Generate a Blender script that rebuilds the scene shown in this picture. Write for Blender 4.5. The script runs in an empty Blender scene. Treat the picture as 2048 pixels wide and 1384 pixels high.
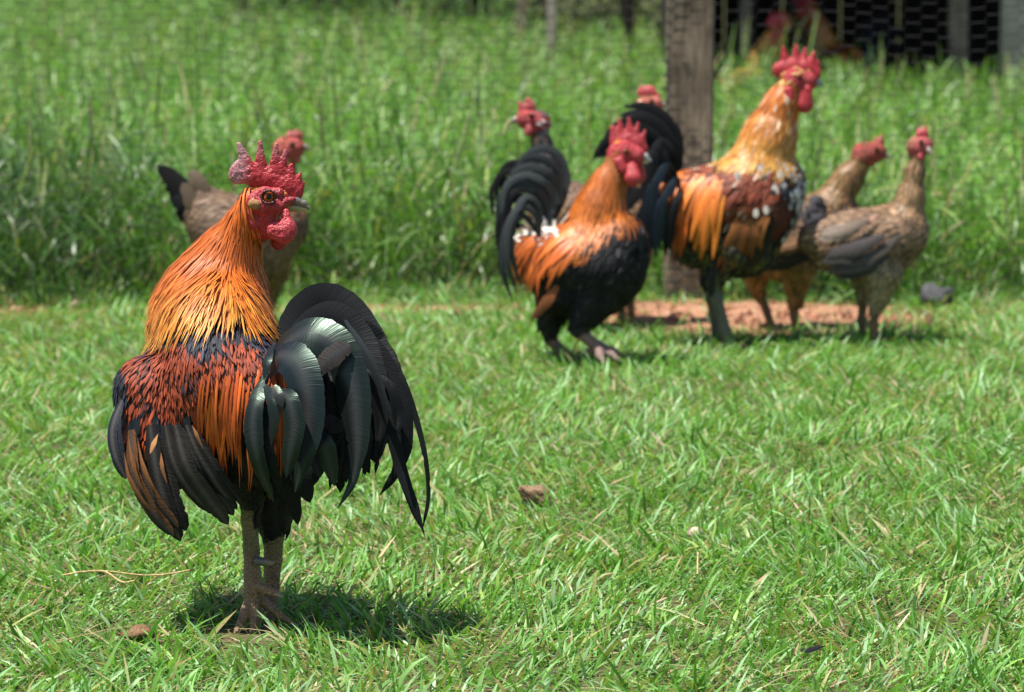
import bpy, math, numpy as np
from mathutils import Vector

# ------------------------------------------------------------------ camera
F = 7395.0                      # focal length in photo pixels (2048 wide)
TH = math.atan(907.0 / F)       # pitch below the horizon
CT, ST = math.cos(TH), math.sin(TH)
CAMZ = 0.9
scn = bpy.context.scene
col = scn.collection
cd = bpy.data.cameras.new('camera')
cam = bpy.data.objects.new('camera', cd)
col.objects.link(cam)
cam.location = (0, 0, CAMZ)
cam.rotation_euler = (math.pi / 2 - TH, 0, 0)
cd.sensor_width = 36.0
cd.lens = F * 36.0 / 2048.0
cd.clip_start, cd.clip_end = 0.1, 600.0
cd.dof.use_dof = True
cd.dof.focus_distance = 4.46
cd.dof.aperture_fstop = 9.2
scn.camera = cam

# ------------------------------------------------------------------ sky and sun
SUN = Vector((-0.29, -0.12, 0.95)).normalized()      # direction towards the sun
w = bpy.data.worlds.new('World'); scn.world = w; w.use_nodes = True
nt = w.node_tree
sky = nt.nodes.new('ShaderNodeTexSky'); sky.sky_type = 'NISHITA'; sky.sun_disc = False
sky.sun_elevation = math.asin(SUN.z)
sky.sun_rotation = math.atan2(SUN.x, SUN.y)
bg = nt.nodes['Background']; bg.inputs['Strength'].default_value = 0.08
nt.links.new(sky.outputs[0], bg.inputs['Color'])
sd = bpy.data.lights.new('sun', 'SUN'); sd.energy = 5.0; sd.angle = math.radians(0.53); sd.color = (1.0, 0.955, 0.89)
so = bpy.data.objects.new('sun', sd); col.objects.link(so)
so.rotation_euler = SUN.to_track_quat('Z', 'Y').to_euler(); so.location = (0, 0, 20)
scn.view_settings.view_transform = 'Standard'; scn.view_settings.look = 'None'
scn.view_settings.exposure = 0.82; scn.view_settings.gamma = 1.0
scn.view_settings.use_curve_mapping = False
scn.render.engine = 'CYCLES'
scn.cycles.use_denoising = True
scn.cycles.max_bounces = 6; scn.cycles.transparent_max_bounces = 4
scn.cycles.sample_clamp_indirect = 6.0

rng = np.random.default_rng(11)

# ------------------------------------------------------------------ geometry helpers
def P(u, v, Y):
    """point of the vertical plane at distance Y that stands on photo position (u, v)"""
    u, v, Y = np.broadcast_arrays(np.asarray(u, float), np.asarray(v, float), np.asarray(Y, float))
    x = (u - 1024) / F; yu = (692 - v) / F
    s = Y / (yu * ST + CT)
    return np.stack([x * s, Y, CAMZ + (yu * CT - ST) * s], -1)

def PROJ(p):
    fw = p[..., 1] * CT - (p[..., 2] - CAMZ) * ST
    up = p[..., 1] * ST + (p[..., 2] - CAMZ) * CT
    return 1024 + F * p[..., 0] / fw, 692 - F * up / fw

def groundY(v):
    return CAMZ / math.tan(math.atan((v - 692) / F) + TH)

def nrm(a):
    return a / np.maximum(np.linalg.norm(a, axis=-1, keepdims=True), 1e-9)

def link(o, parent=None):
    col.objects.link(o)
    if parent is not None: o.parent = parent
    return o

def tag(o, label=None, cat=None, group=None, kind=None):
    if label: o['label'] = label
    if cat: o['category'] = cat
    if group: o['group'] = group
    if kind: o['kind'] = kind
    return o

def empty(name, loc):
    o = bpy.data.objects.new(name, None); o.empty_display_size = 0.1
    o.location = Vector([float(c) for c in loc]); return link(o)

def mesh(name, V, Fc, mats, parent=None, colr=None, uv=None, base=None, smooth=True, mi=None):
    V = np.asarray(V, np.float64)
    if base is not None: V = V - np.asarray(base)
    Fc = np.asarray(Fc, np.int32)
    me = bpy.data.meshes.new(name)
    n = Fc.shape[1]
    me.vertices.add(len(V)); me.vertices.foreach_set('co', V.astype(np.float32).ravel())
    me.loops.add(Fc.size); me.loops.foreach_set('vertex_index', Fc.ravel())
    me.polygons.add(len(Fc)); me.polygons.foreach_set('loop_start', np.arange(len(Fc), dtype=np.int32) * n)
    me.update(calc_edges=True)
    me.polygons.foreach_set('use_smooth', np.full(len(Fc), smooth))
    if colr is not None:
        a = me.color_attributes.new('Col', 'FLOAT_COLOR', 'POINT')
        c = np.ones((len(V), 4), np.float32); c[:, :3] = colr
        a.data.foreach_set('color', c.ravel())
    if uv is not None:
        l = me.uv_layers.new(name='UVMap')
        l.data.foreach_set('uv', np.asarray(uv, np.float32)[Fc.ravel()].ravel())
    for m in (mats if isinstance(mats, (list, tuple)) else [mats]): me.materials.append(m)
    if mi is not None: me.polygons.foreach_set('material_index', np.asarray(mi, np.int32))
    me.update()
    return link(bpy.data.objects.new(name, me), parent)

def box_vf(x0, x1, y0, y1, z0, z1):
    V = np.array([(x, y, z) for x in (x0, x1) for y in (y0, y1) for z in (z0, z1)], float)
    Q = np.array([(0, 1, 3, 2), (4, 6, 7, 5), (0, 4, 5, 1), (2, 3, 7, 6), (0, 2, 6, 4), (1, 5, 7, 3)])
    return V, Q

def vnoise(p, scale, seed=0):
    """cheap smooth 3-D value noise, 0..1"""
    q = np.asarray(p, float) * scale + seed * 17.31
    i = np.floor(q).astype(np.int64); f = q - i; f = f * f * (3 - 2 * f)
    def h(a, b, c):
        n = (a * 374761393 + b * 668265263 + c * 2147483647 + seed * 974711) & 0xFFFFFFFF
        n = ((n ^ (n >> 13)) * 1274126177) & 0xFFFFFFFF
        return ((n ^ (n >> 16)) & 0xFFFF) / 65535.0
    r = 0
    for dx in (0, 1):
        for dy in (0, 1):
            for dz in (0, 1):
                wgt = (f[..., 0] if dx else 1 - f[..., 0]) * (f[..., 1] if dy else 1 - f[..., 1]) * (f[..., 2] if dz else 1 - f[..., 2])
                r = r + wgt * h(i[..., 0] + dx, i[..., 1] + dy, i[..., 2] + dz)
    return r

# ------------------------------------------------------------------ materials
def new_mat(name):
    m = bpy.data.materials.new(name); m.use_nodes = True
    return m, m.node_tree, m.node_tree.nodes['Principled BSDF']

def nd(t, kind, **kw):
    n = t.nodes.new(kind)
    for k, v in kw.items():
        if k in n.inputs: n.inputs[k].default_value = v
        else: setattr(n, k, v)
    return n

def feather_mat(name, rough, spec, tint=(1, 1, 1), bump=0.35, metal=0.0, sheen=0.0):
    m, t, b = new_mat(name)
    a = nd(t, 'ShaderNodeAttribute', attribute_name='Col')
    uv = nd(t, 'ShaderNodeUVMap', uv_map='UVMap')
    sp = nd(t, 'ShaderNodeSeparateXYZ'); t.links.new(uv.outputs[0], sp.inputs[0])
    ab = nd(t, 'ShaderNodeMath', operation='ABSOLUTE'); t.links.new(sp.outputs[0], ab.inputs[0])
    k = nd(t, 'ShaderNodeMath', operation='MULTIPLY'); k.inputs[1].default_value = -0.006; t.links.new(ab.outputs[0], k.inputs[0])
    s = nd(t, 'ShaderNodeMath', operation='ADD'); t.links.new(sp.outputs[1], s.inputs[0]); t.links.new(k.outputs[0], s.inputs[1])
    cb = nd(t, 'ShaderNodeCombineXYZ'); t.links.new(s.outputs[0], cb.inputs[0])
    sx = nd(t, 'ShaderNodeMath', operation='MULTIPLY'); sx.inputs[1].default_value = 0.0006; t.links.new(sp.outputs[0], sx.inputs[0])
    t.links.new(sx.outputs[0], cb.inputs[1])
    nz = nd(t, 'ShaderNodeTexNoise', Scale=700.0, Detail=2.0); t.links.new(cb.outputs[0], nz.inputs['Vector'])
    n2 = nd(t, 'ShaderNodeTexNoise', Scale=240.0, Detail=3.0, Roughness=0.7); t.links.new(cb.outputs[0], n2.inputs['Vector'])
    sm = nd(t, 'ShaderNodeMath', operation='ADD'); t.links.new(nz.outputs[0], sm.inputs[0]); t.links.new(n2.outputs[0], sm.inputs[1])
    bp = nd(t, 'ShaderNodeBump', Strength=bump, Distance=0.0011); t.links.new(sm.outputs[0], bp.inputs['Height'])
    t.links.new(bp.outputs[0], b.inputs['Normal'])
    mr = nd(t, 'ShaderNodeMapRange'); mr.inputs[3].default_value = 0.68; mr.inputs[4].default_value = 1.3
    mr.inputs[1].default_value = 0.7; mr.inputs[2].default_value = 1.3
    t.links.new(sm.outputs[0], mr.inputs[0])
    mx = nd(t, 'ShaderNodeMix', data_type='RGBA', blend_type='MULTIPLY'); mx.inputs[0].default_value = 1.0
    t.links.new(a.outputs[0], mx.inputs[6]); t.links.new(mr.outputs[0], mx.inputs[7])
    t.links.new(mx.outputs[2], b.inputs['Base Color'])
    rr = nd(t, 'ShaderNodeMapRange'); rr.inputs[1].default_value = 0.7; rr.inputs[2].default_value = 1.3
    rr.inputs[3].default_value = rough + 0.14; rr.inputs[4].default_value = rough - 0.08
    t.links.new(sm.outputs[0], rr.inputs[0]); t.links.new(rr.outputs[0], b.inputs['Roughness'])
    b.inputs['Specular IOR Level'].default_value = spec
    b.inputs['Specular Tint'].default_value = (*tint, 1)
    b.inputs['Metallic'].default_value = metal
    if sheen:
        b.inputs['Sheen Weight'].default_value = sheen
    return m

M_FEATH = feather_mat('plumage', 0.55, 0.25)
M_HACK = feather_mat('hackle', 0.40, 0.36, bump=0.25)
M_BLACK = feather_mat('glossy_black_feather', 0.29, 0.32, tint=(0.70, 1.0, 0.80), bump=0.34)
M_DARK = feather_mat('dull_black_feather', 0.55, 0.13, bump=0.5)

def body_mat():
    m, t, b = new_mat('bird_body')
    a = nd(t, 'ShaderNodeAttribute', attribute_name='Col')
    tc = nd(t, 'ShaderNodeTexCoord')
    nz = nd(t, 'ShaderNodeTexVoronoi', Scale=260.0); t.links.new(tc.outputs['Object'], nz.inputs['Vector'])
    bp = nd(t, 'ShaderNodeBump', Strength=0.8, Distance=0.004); t.links.new(nz.outputs[0], bp.inputs['Height'])
    t.links.new(bp.outputs[0], b.inputs['Normal'])
    mr = nd(t, 'ShaderNodeMapRange'); mr.inputs[2].default_value = 0.5; mr.inputs[3].default_value = 1.2; mr.inputs[4].default_value = 0.7
    t.links.new(nz.outputs[0], mr.inputs[0])
    mx = nd(t, 'ShaderNodeMix', data_type='RGBA', blend_type='MULTIPLY'); mx.inputs[0].default_value = 1.0
    t.links.new(a.outputs[0], mx.inputs[6]); t.links.new(mr.outputs[0], mx.inputs[7])
    t.links.new(mx.outputs[2], b.inputs['Base Color'])
    b.inputs['Roughness'].default_value = 0.55; b.inputs['Specular IOR Level'].default_value = 0.35
    return m
M_BODY = body_mat()

def skin_mat():
    m, t, b = new_mat('comb_skin')
    a = nd(t, 'ShaderNodeAttribute', attribute_name='Col')
    tc = nd(t, 'ShaderNodeTexCoord')
    vo = nd(t, 'ShaderNodeTexVoronoi', Scale=620.0); t.links.new(tc.outputs['Object'], vo.inputs['Vector'])
    nz = nd(t, 'ShaderNodeTexNoise', Scale=180.0, Detail=4.0); t.links.new(tc.outputs['Object'], nz.inputs['Vector'])
    ad = nd(t, 'ShaderNodeMath', operation='SUBTRACT'); t.links.new(nz.outputs[0], ad.inputs[0]); t.links.new(vo.outputs[0], ad.inputs[1])
    bp = nd(t, 'ShaderNodeBump', Strength=0.5, Distance=0.0018); t.links.new(ad.outputs[0], bp.inputs['Height'])
    t.links.new(bp.outputs[0], b.inputs['Normal'])
    mr = nd(t, 'ShaderNodeMapRange'); mr.inputs[1].default_value = 0.05; mr.inputs[2].default_value = 0.6; mr.inputs[3].default_value = 1.35; mr.inputs[4].default_value = 0.6
    t.links.new(vo.outputs[0], mr.inputs[0])
    mx = nd(t, 'ShaderNodeMix', data_type='RGBA', blend_type='MULTIPLY'); mx.inputs[0].default_value = 1.0
    t.links.new(a.outputs[0], mx.inputs[6]); t.links.new(mr.outputs[0], mx.inputs[7])
    t.links.new(mx.outputs[2], b.inputs['Base Color'])
    b.inputs['Roughness'].default_value = 0.42; b.inputs['Specular IOR Level'].default_value = 0.55
    b.inputs['Subsurface Weight'].default_value = 0.12
    b.inputs['Subsurface Radius'].default_value = (1, 0.2, 0.1); b.inputs['Subsurface Scale'].default_value = 0.004
    return m
M_SKIN = skin_mat()

def attr_mat(name, rough=0.4, spec=0.5, noise=0.0, nscale=60, bump=0.0, coat=0.0):
    m, t, b = new_mat(name)
    a = nd(t, 'ShaderNodeAttribute', attribute_name='Col')
    src = a.outputs[0]
    if noise or bump:
        tc = nd(t, 'ShaderNodeTexCoord')
        nz = nd(t, 'ShaderNodeTexNoise', Scale=float(nscale), Detail=5.0); t.links.new(tc.outputs['Object'], nz.inputs['Vector'])
        mr = nd(t, 'ShaderNodeMapRange'); mr.inputs[1].default_value = 0.3; mr.inputs[2].default_value = 0.7
        mr.inputs[3].default_value = 1 - noise; mr.inputs[4].default_value = 1 + noise
        t.links.new(nz.outputs[0], mr.inputs[0])
        mx = nd(t, 'ShaderNodeMix', data_type='RGBA', blend_type='MULTIPLY'); mx.inputs[0].default_value = 1.0
        t.links.new(src, mx.inputs[6]); t.links.new(mr.outputs[0], mx.inputs[7]); src = mx.outputs[2]
        if bump:
            bp = nd(t, 'ShaderNodeBump', Strength=bump, Distance=0.004); t.links.new(nz.outputs[0], bp.inputs['Height'])
            t.links.new(bp.outputs[0], b.inputs['Normal'])
    t.links.new(src, b.inputs['Base Color'])
    b.inputs['Roughness'].default_value = rough; b.inputs['Specular IOR Level'].default_value = spec
    b.inputs['Coat Weight'].default_value = coat; b.inputs['Coat Roughness'].default_value = 0.03
    return m
M_BEAK = attr_mat('beak_horn', 0.35, 0.5, 0.15, 90)
M_EYE = attr_mat('eye', 0.12, 0.3, coat=0.25)
M_DEBRIS = attr_mat('dry_debris', 0.8, 0.2, 0.35, 250, 0.5)

def grass_mat(name, trans=0.4, spec=0.5, rough=0.4, tgain=(1.05, 1.25, 0.45)):
    m, t, b = new_mat(name)
    a = nd(t, 'ShaderNodeAttribute', attribute_name='Col')
    t.links.new(a.outputs[0], b.inputs['Base Color'])
    b.inputs['Roughness'].default_value = rough; b.inputs['Specular IOR Level'].default_value = spec
    tr = nd(t, 'ShaderNodeBsdfTranslucent')
    mx = nd(t, 'ShaderNodeMix', data_type='RGBA', blend_type='MULTIPLY'); mx.inputs[0].default_value = 1.0
    mx.inputs[7].default_value = (*tgain, 1)
    t.links.new(a.outputs[0], mx.inputs[6]); t.links.new(mx.outputs[2], tr.inputs['Color'])
    ms = nd(t, 'ShaderNodeMixShader'); ms.inputs[0].default_value = trans
    t.links.new(b.outputs[0], ms.inputs[1]); t.links.new(tr.outputs[0], ms.inputs[2])
    t.links.new(ms.outputs[0], t.nodes['Material Output'].inputs['Surface'])
    return m
M_LAWN = grass_mat('lawn_blade', 0.30, 0.42, 0.45)
M_TALL = grass_mat('tall_grass_blade', 0.33, 0.45, 0.42)

# ------------------------------------------------------------------ ground
DIRT = (P(1545, 640, 7.8)[0], 7.83)       # centre of the bare red soil under the fence
def dirt_amount(x, y):
    """1 where the soil is bare"""
    p = np.stack([x, y, np.zeros_like(x)], -1)
    n = vnoise(p, 5.0, 3) * 0.6 + vnoise(p, 14.0, 4) * 0.4
    e = 1.12 - np.sqrt(((x - DIRT[0]) / 0.41) ** 2 + ((y - DIRT[1]) / 0.38) ** 2)
    strip = 0.66 - np.abs(y - 7.93) / 0.17
    strip = np.where(x < 0.1, strip, strip - 0.25)
    a = np.maximum(e * 1.6, strip * 0.9)
    return np.clip((a + (n - 0.5) * 1.0) * 1.6, 0, 1)

def ground_mat():
    m, t, b = new_mat('soil')
    a = nd(t, 'ShaderNodeAttribute', attribute_name='Col')
    tc = nd(t, 'ShaderNodeTexCoord')
    nz = nd(t, 'ShaderNodeTexNoise', Scale=45.0, Detail=8.0); t.links.new(tc.outputs['Object'], nz.inputs['Vector'])
    n2 = nd(t, 'ShaderNodeTexNoise', Scale=6.0, Detail=4.0); t.links.new(tc.outputs['Object'], n2.inputs['Vector'])
    ad = nd(t, 'ShaderNodeMath', operation='ADD'); t.links.new(nz.outputs[0], ad.inputs[0]); t.links.new(n2.outputs[0], ad.inputs[1])
    mr = nd(t, 'ShaderNodeMapRange'); mr.inputs[1].default_value = 0.6; mr.inputs[2].default_value = 1.4
    mr.inputs[3].default_value = 0.6; mr.inputs[4].default_value = 1.35
    t.links.new(ad.outputs[0], mr.inputs[0])
    mx = nd(t, 'ShaderNodeMix', data_type='RGBA', blend_type='MULTIPLY'); mx.inputs[0].default_value = 1.0
    t.links.new(a.outputs[0], mx.inputs[6]); t.links.new(mr.outputs[0], mx.inputs[7])
    t.links.new(mx.outputs[2], b.inputs['Base Color'])
    bp = nd(t, 'ShaderNodeBump', Strength=0.8, Distance=0.02); t.links.new(nz.outputs[0], bp.inputs['Height'])
    t.links.new(bp.outputs[0], b.inputs['Normal']); b.inputs['Roughness'].default_value = 0.95
    b.inputs['Specular IOR Level'].default_value = 0.1
    return m
M_SOIL = ground_mat()

def gz(x, y):
    """height of the ground"""
    p = np.stack([x, y, np.zeros_like(x)], -1)
    return (vnoise(p, 2.2, 8) - 0.5) * 0.018 + (vnoise(p, 9.0, 9) - 0.5) * 0.008

def build_ground():
    xs = np.concatenate([[-300, -80, -25, -10, -5], np.arange(-3, 3.001, 0.04), [5, 10, 25, 80, 300]])
    ys = np.concatenate([[-300, -60, -10, 0, 2.5], np.arange(3.6, 9.001, 0.04), [10, 12, 15, 20, 30, 80, 400]])
    X, Y = np.meshgrid(xs, ys, indexing='ij')
    inside = (np.abs(X) < 3.0) & (Y > 3.6) & (Y < 9.0)
    d = dirt_amount(X.ravel(), Y.ravel()).reshape(X.shape) * inside
    Z = np.where(inside, gz(X, Y), 0.0) + d * (vnoise(np.stack([X, Y, X * 0], -1), 18.0, 5) - 0.5) * 0.02
    V = np.stack([X, Y, Z], -1).reshape(-1, 3)
    nx, ny = X.shape
    i = np.arange(nx * ny).reshape(nx, ny)
    Q = np.stack([i[:-1, :-1], i[1:, :-1], i[1:, 1:], i[:-1, 1:]], -1).reshape(-1, 4)
    thatch = np.array([0.095, 0.085, 0.04]); soil = np.array([0.34, 0.18, 0.108]); far = np.array([0.075, 0.085, 0.03])
    C = thatch + (soil - thatch) * d.reshape(-1, 1)
    fr = np.clip((V[:, 1:2] - 8.1) / 0.4, 0, 1)
    C = C * (1 - fr) + far * fr
    o = mesh('ground', V, Q, M_SOIL, colr=C)
    tag(o, 'soil under the lawn, red and bare below the fence', kind='structure')
build_ground()

# ------------------------------------------------------------------ grass
def blades(root, az, th0, th1, L, W, C0, C1, S=3, twist=None, prof=None):
    """curved strips growing from root; th = angle from the vertical at base and tip"""
    n = len(root)
    if twist is None: twist = rng.uniform(-0.9, 0.9, n)
    p = root.copy(); out = []; tt = np.linspace(0, 1, S + 1)
    if prof is None: prof = np.interp(tt, [0, 0.3, 0.7, 1], [0.7, 1.0, 0.75, 0.06])
    hx, hy = np.cos(az), np.sin(az)
    sx, sy = -np.sin(az + twist), np.cos(az + twist)
    side = np.stack([sx, sy, np.sin(twist) * 0.4], -1)
    C = []
    for k in range(S + 1):
        wd = (W * prof[k] * 0.5)[:, None]
        out += [p - side * wd, p + side * wd]
        c = C0 + (C1 - C0) * tt[k]; C += [c, c]
        th = th0 + (th1 - th0) * (k + 0.5) / S
        st = (L / S)[:, None]
        p = p + st * np.stack([np.sin(th) * hx, np.sin(th) * hy, np.cos(th)], -1)
    V = np.stack(out, 1).reshape(-1, 3); C = np.stack(C, 1).reshape(-1, 3)
    b = (np.arange(n) * 2 * (S + 1))[:, None, None]
    q = np.array([(2 * k, 2 * k + 1, 2 * k + 3, 2 * k + 2) for k in range(S)])[None]
    return V, (b + q).reshape(-1, 4), C

def merge(parts):
    V, Q, C, o = [], [], [], 0
    for v, q, c in parts:
        V.append(v); Q.append(q + o); C.append(c); o += len(v)
    return np.concatenate(V), np.concatenate(Q), np.concatenate(C)

def palette(n, cols, weights, jit=0.18):
    cols = np.array(cols); i = rng.choice(len(cols), n, p=np.array(weights) / sum(weights))
    return cols[i] * rng.uniform(1 - jit, 1 + jit, (n, 1)) * rng.uniform(1 - jit * 0.3, 1 + jit * 0.3, (n, 3))

def build_lawn():
    N = 208000
    # more blades near the lens, a spread wide enough for a step to the side
    Y = 3.75 + (8.55 - 3.75) * rng.random(N) ** 0.95
    hw = 0.142 * Y + 0.28
    X = rng.uniform(-1, 1, N) * hw
    keep = rng.random(N) > dirt_amount(X, Y) * 0.97
    p3 = np.stack([X, Y, X * 0], -1)
    den = vnoise(p3, 7.0, 21) * 0.6 + vnoise(p3, 22.0, 22) * 0.4
    keep &= rng.random(N) < np.clip(0.5 + 1.0 * den, 0, 1)
    fx, fy = P(510, 1250, 4.5)[0], groundY(1262)
    keep &= ~((((X - fx) / 0.055) ** 2 + ((Y - fy) / 0.10) ** 2 < 1) & (rng.random(N) < 0.8))
    X, Y, p3 = X[keep], Y[keep], p3[keep]; n = len(X)
    tuft = vnoise(p3, 6.0, 31)
    L = rng.gamma(6.5, 0.0046, n) * (0.75 + 0.55 * tuft); L = np.clip(L, 0.012, 0.075)
    W = rng.uniform(0.0022, 0.0048, n) * np.clip(L / 0.04, 0.75, 1.15)
    th0 = rng.uniform(0.15, 1.4, n); th1 = th0 + rng.uniform(0.2, 1.15, n)
    az = rng.uniform(0, 2 * math.pi, n) * 0.7 + vnoise(p3, 5.0, 41) * 5.0
    dry = vnoise(p3, 8.0, 51)
    C0 = palette(n, [(0.12, 0.30, 0.045), (0.18, 0.38, 0.09), (0.075, 0.21, 0.035), (0.26, 0.44, 0.20), (0.24, 0.40, 0.075)],
                 [4, 4.5, 2, 3, 1.5])
    straw = (rng.random(n) < np.clip(0.025 + 0.32 * (dry - 0.52), 0.015, 0.18)) | ((L < 0.022) & (rng.random(n) < 0.14))
    C0[straw] = palette(straw.sum(), [(0.42, 0.33, 0.18), (0.30, 0.22, 0.12), (0.45, 0.39, 0.23), (0.34, 0.34, 0.15)], [3, 1.5, 3, 3])
    th0[straw] = rng.uniform(0.6, 1.4, straw.sum()); th1[straw] = th0[straw] + rng.uniform(0, 0.3, straw.sum())
    root = np.stack([X, Y, gz(X, Y) - 0.004], -1)
    root[straw, 2] += 0.005
    C1 = C0 * rng.uniform(0.9, 1.25, (n, 1)); tipdry = rng.random(n) < 0.08
    C1[tipdry] = (0.40, 0.30, 0.12)
    a = blades(root, az, th0, th1, L, W, C0 * np.array([1.05, 0.95, 1.0]), C1, 3)
    # creeping stolon stems
    k = 1500
    sx = rng.uniform(-1, 1, k); sy = 3.8 + 4.0 * rng.random(k); sx *= 0.142 * sy + 0.4
    r2 = np.stack([sx, sy, gz(sx, sy) + 0.008], -1)
    c = palette(k, [(0.40, 0.28, 0.17), (0.28, 0.24, 0.10), (0.42, 0.37, 0.19)], [2, 2, 2])
    s = blades(r2, rng.uniform(0, 6.28, k), rng.uniform(1.2, 1.5, k), rng.uniform(1.5, 1.75, k), rng.uniform(0.03, 0.10, k),
               rng.uniform(0.0012, 0.0022, k), c, c, 3, prof=np.array([1, 1, 1, 0.6]))
    V, Q, C = merge([a, s])
    lawn = mesh('lawn', V, Q, M_LAWN, colr=C)
    tag(lawn, 'short cropped green lawn with dry bits the chickens stand on', 'grass', kind='stuff')
    # beyond the picture's edge: the same turf in half-metre patches
    n = 2300; rt = np.stack([rng.uniform(-0.27, 0.27, n), rng.uniform(-0.27, 0.27, n), np.full(n, -0.004)], -1)
    L = np.clip(rng.gamma(6.5, 0.0046, n), 0.012, 0.07); t0 = rng.uniform(0.15, 1.4, n)
    C0 = palette(n, [(0.12, 0.30, 0.045), (0.18, 0.38, 0.09), (0.075, 0.21, 0.035), (0.26, 0.44, 0.20), (0.42, 0.33, 0.18)], [4, 4, 2, 3, 1])
    V, Q, C = blades(rt, rng.uniform(0, 6.28, n), t0, t0 + rng.uniform(0.2, 1.1, n), L, rng.uniform(0.0022, 0.0048, n), C0, C0 * 1.1, 3)
    o = mesh('turf_patch', V, Q, M_LAWN, lawn, colr=C); o['kind'] = 'stuff'; first = True
    for yc in np.arange(2.25, 8.4, 0.5):
        x0 = 0.25 if yc < 3.7 else 0.142 * yc + 0.28 + 0.12
        for xc in [sg * (x0 + 0.5 * i) for i in range(6) for sg in (-1, 1)]:
            if not first: o = o.copy(); link(o)
            first = False; o.location = (xc, yc, 0); o.rotation_euler = (0, 0, rng.integers(0, 4) * math.pi / 2)
build_lawn()

def tall_h(x, y):
    """how tall the rank grass stands behind the fence"""
    left = np.clip((0.25 - x) / 0.6, 0, 1)
    return (0.255 + 0.08 * left) * np.clip(0.30 + (y - 7.85) / 0.9, 0.30, 1.0) + 0.10 * np.exp(-((x - 1.0) / 0.25) ** 2 - ((y - 13.3) / 1.0) ** 2)

def build_tall():
    parts = []
    N = 106000
    Y = 7.74 + (21.5 - 7.74) * rng.random(N) ** 1.75
    X = rng.uniform(-1, 1, N) * (0.142 * Y + 0.25)
    # nothing grows inside the shelter at the back right
    keep = ~((X > 0.70 + (Y - 14.3) * 0.0) & (Y > 14.35))
    keep &= rng.random(N) > dirt_amount(X, Y) * 0.85 * (Y < 8.3)
    p3 = np.stack([X, Y, X * 0], -1)
    keep &= Y > 7.70 + 0.6 * vnoise(p3, 3.2, 66) + 0.3 * vnoise(p3, 10.0, 67) - 0.15 * (X < -0.6)
    keep &= rng.random(N) < np.clip(0.35 + (Y - 8.0) / 1.1, 0.35, 1)
    den = vnoise(p3, 3.0, 61) * 0.55 + vnoise(p3, 9.0, 62) * 0.45
    keep &= rng.random(N) < np.clip(0.28 + 1.25 * den, 0, 1)
    X, Y, p3 = X[keep], Y[keep], p3[keep]; n = len(X)
    h = tall_h(X, Y) * (0.8 + 0.45 * vnoise(p3, 2.3, 63))
    lo = rng.random(n) ** 0.8 * 0.78 * h * (rng.random(n) < 0.72)        # leaves spring from stems at any height
    L = np.where(lo > 0, rng.uniform(0.05, 0.15, n), h * rng.uniform(0.6, 1.25, n))
    L = np.minimum(L, (h - lo) * 1.15 + 0.03)
    W = np.where(lo > 0, rng.uniform(0.0038, 0.0085, n), rng.uniform(0.0028, 0.0055, n))
    th0 = np.where(lo > 0, rng.uniform(0.1, 0.9, n), rng.uniform(0.0, 0.4, n)); th1 = th0 + rng.uniform(0.2, 1.7, n)
    az = rng.uniform(0, 6.283, n)
    C0 = palette(n, [(0.115, 0.26, 0.03), (0.17, 0.33, 0.055), (0.08, 0.19, 0.03), (0.25, 0.39, 0.13), (0.30, 0.39, 0.10)], [4, 4, 3, 2, 1.2], 0.25)
    lf = np.clip((-0.7 - X) / 0.3, 0, 1) * np.clip((10.2 - Y) / 1.4, 0, 1)      # bluer, darker weed at the left end of the fence
    C0 = C0 * (1 - 0.5 * lf[:, None]) + np.array([0.0, 0.008, 0.012]) * lf[:, None]
    C0 *= np.array([0.95, 0.98, 1.0]) * (0.64 + 0.55 * (0.5 * vnoise(p3, 1.1, 71) + 0.5 * vnoise(p3, 3.3, 72)))[:, None]
    dead = rng.random(n) < np.clip(0.02 + 0.16 * (vnoise(p3, 2.4, 73) - 0.4), 0.02, 0.2)
    C0[dead] = palette(dead.sum(), [(0.36, 0.27, 0.12), (0.27, 0.18, 0.09), (0.36, 0.33, 0.15)], [2, 1, 2])
    root = np.stack([X, Y, lo - 0.003], -1)
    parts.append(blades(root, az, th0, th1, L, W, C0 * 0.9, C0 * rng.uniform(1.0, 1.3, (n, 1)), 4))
    # seed stalks with a fat head
    k = 900
    Y2 = 8.3 + 11 * rng.random(k) ** 1.3; X2 = rng.uniform(-1, 1, k) * (0.142 * Y2 + 0.4)
    ok = ~((X2 > 0.70) & (Y2 > 14.3)); X2, Y2 = X2[ok], Y2[ok]; k = len(X2)
    hh = tall_h(X2, Y2) * rng.uniform(1.05, 1.55, k)
    c = palette(k, [(0.14, 0.24, 0.06), (0.28, 0.32, 0.13), (0.30, 0.26, 0.14)], [3, 3, 1])
    parts.append(blades(np.stack([X2, Y2, X2 * 0], -1), rng.uniform(0, 6.28, k), rng.uniform(0, 0.15, k), rng.uniform(0.1, 0.55, k), hh,
                        np.full(k, 0.008), c, c * 1.25, 6, prof=np.array([0.22, 0.2, 0.2, 0.22, 0.95, 1.0, 0.15])))
    V, Q, C = merge(parts)
    tall = mesh('tall_grass', V, Q, M_TALL, colr=C)
    tag(tall, 'tall rank green grass growing behind the wire fence', 'grass', kind='stuff')
    n = 2600; rt = np.stack([rng.uniform(-0.55, 0.55, n), rng.uniform(-0.55, 0.55, n), np.zeros(n)], -1)
    hh = 0.3 * rng.uniform(0.8, 1.2, n); lo = rng.random(n) * 0.75 * hh * (rng.random(n) < 0.7); rt[:, 2] = lo
    L = np.where(lo > 0, rng.uniform(0.05, 0.15, n), hh * rng.uniform(0.6, 1.2, n)); t0 = rng.uniform(0.0, 0.7, n)
    C0 = palette(n, [(0.105, 0.24, 0.028), (0.16, 0.31, 0.05), (0.075, 0.18, 0.028), (0.24, 0.37, 0.12), (0.36, 0.29, 0.13)], [4, 4, 3, 2, 0.7], 0.25) * 0.85
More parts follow.
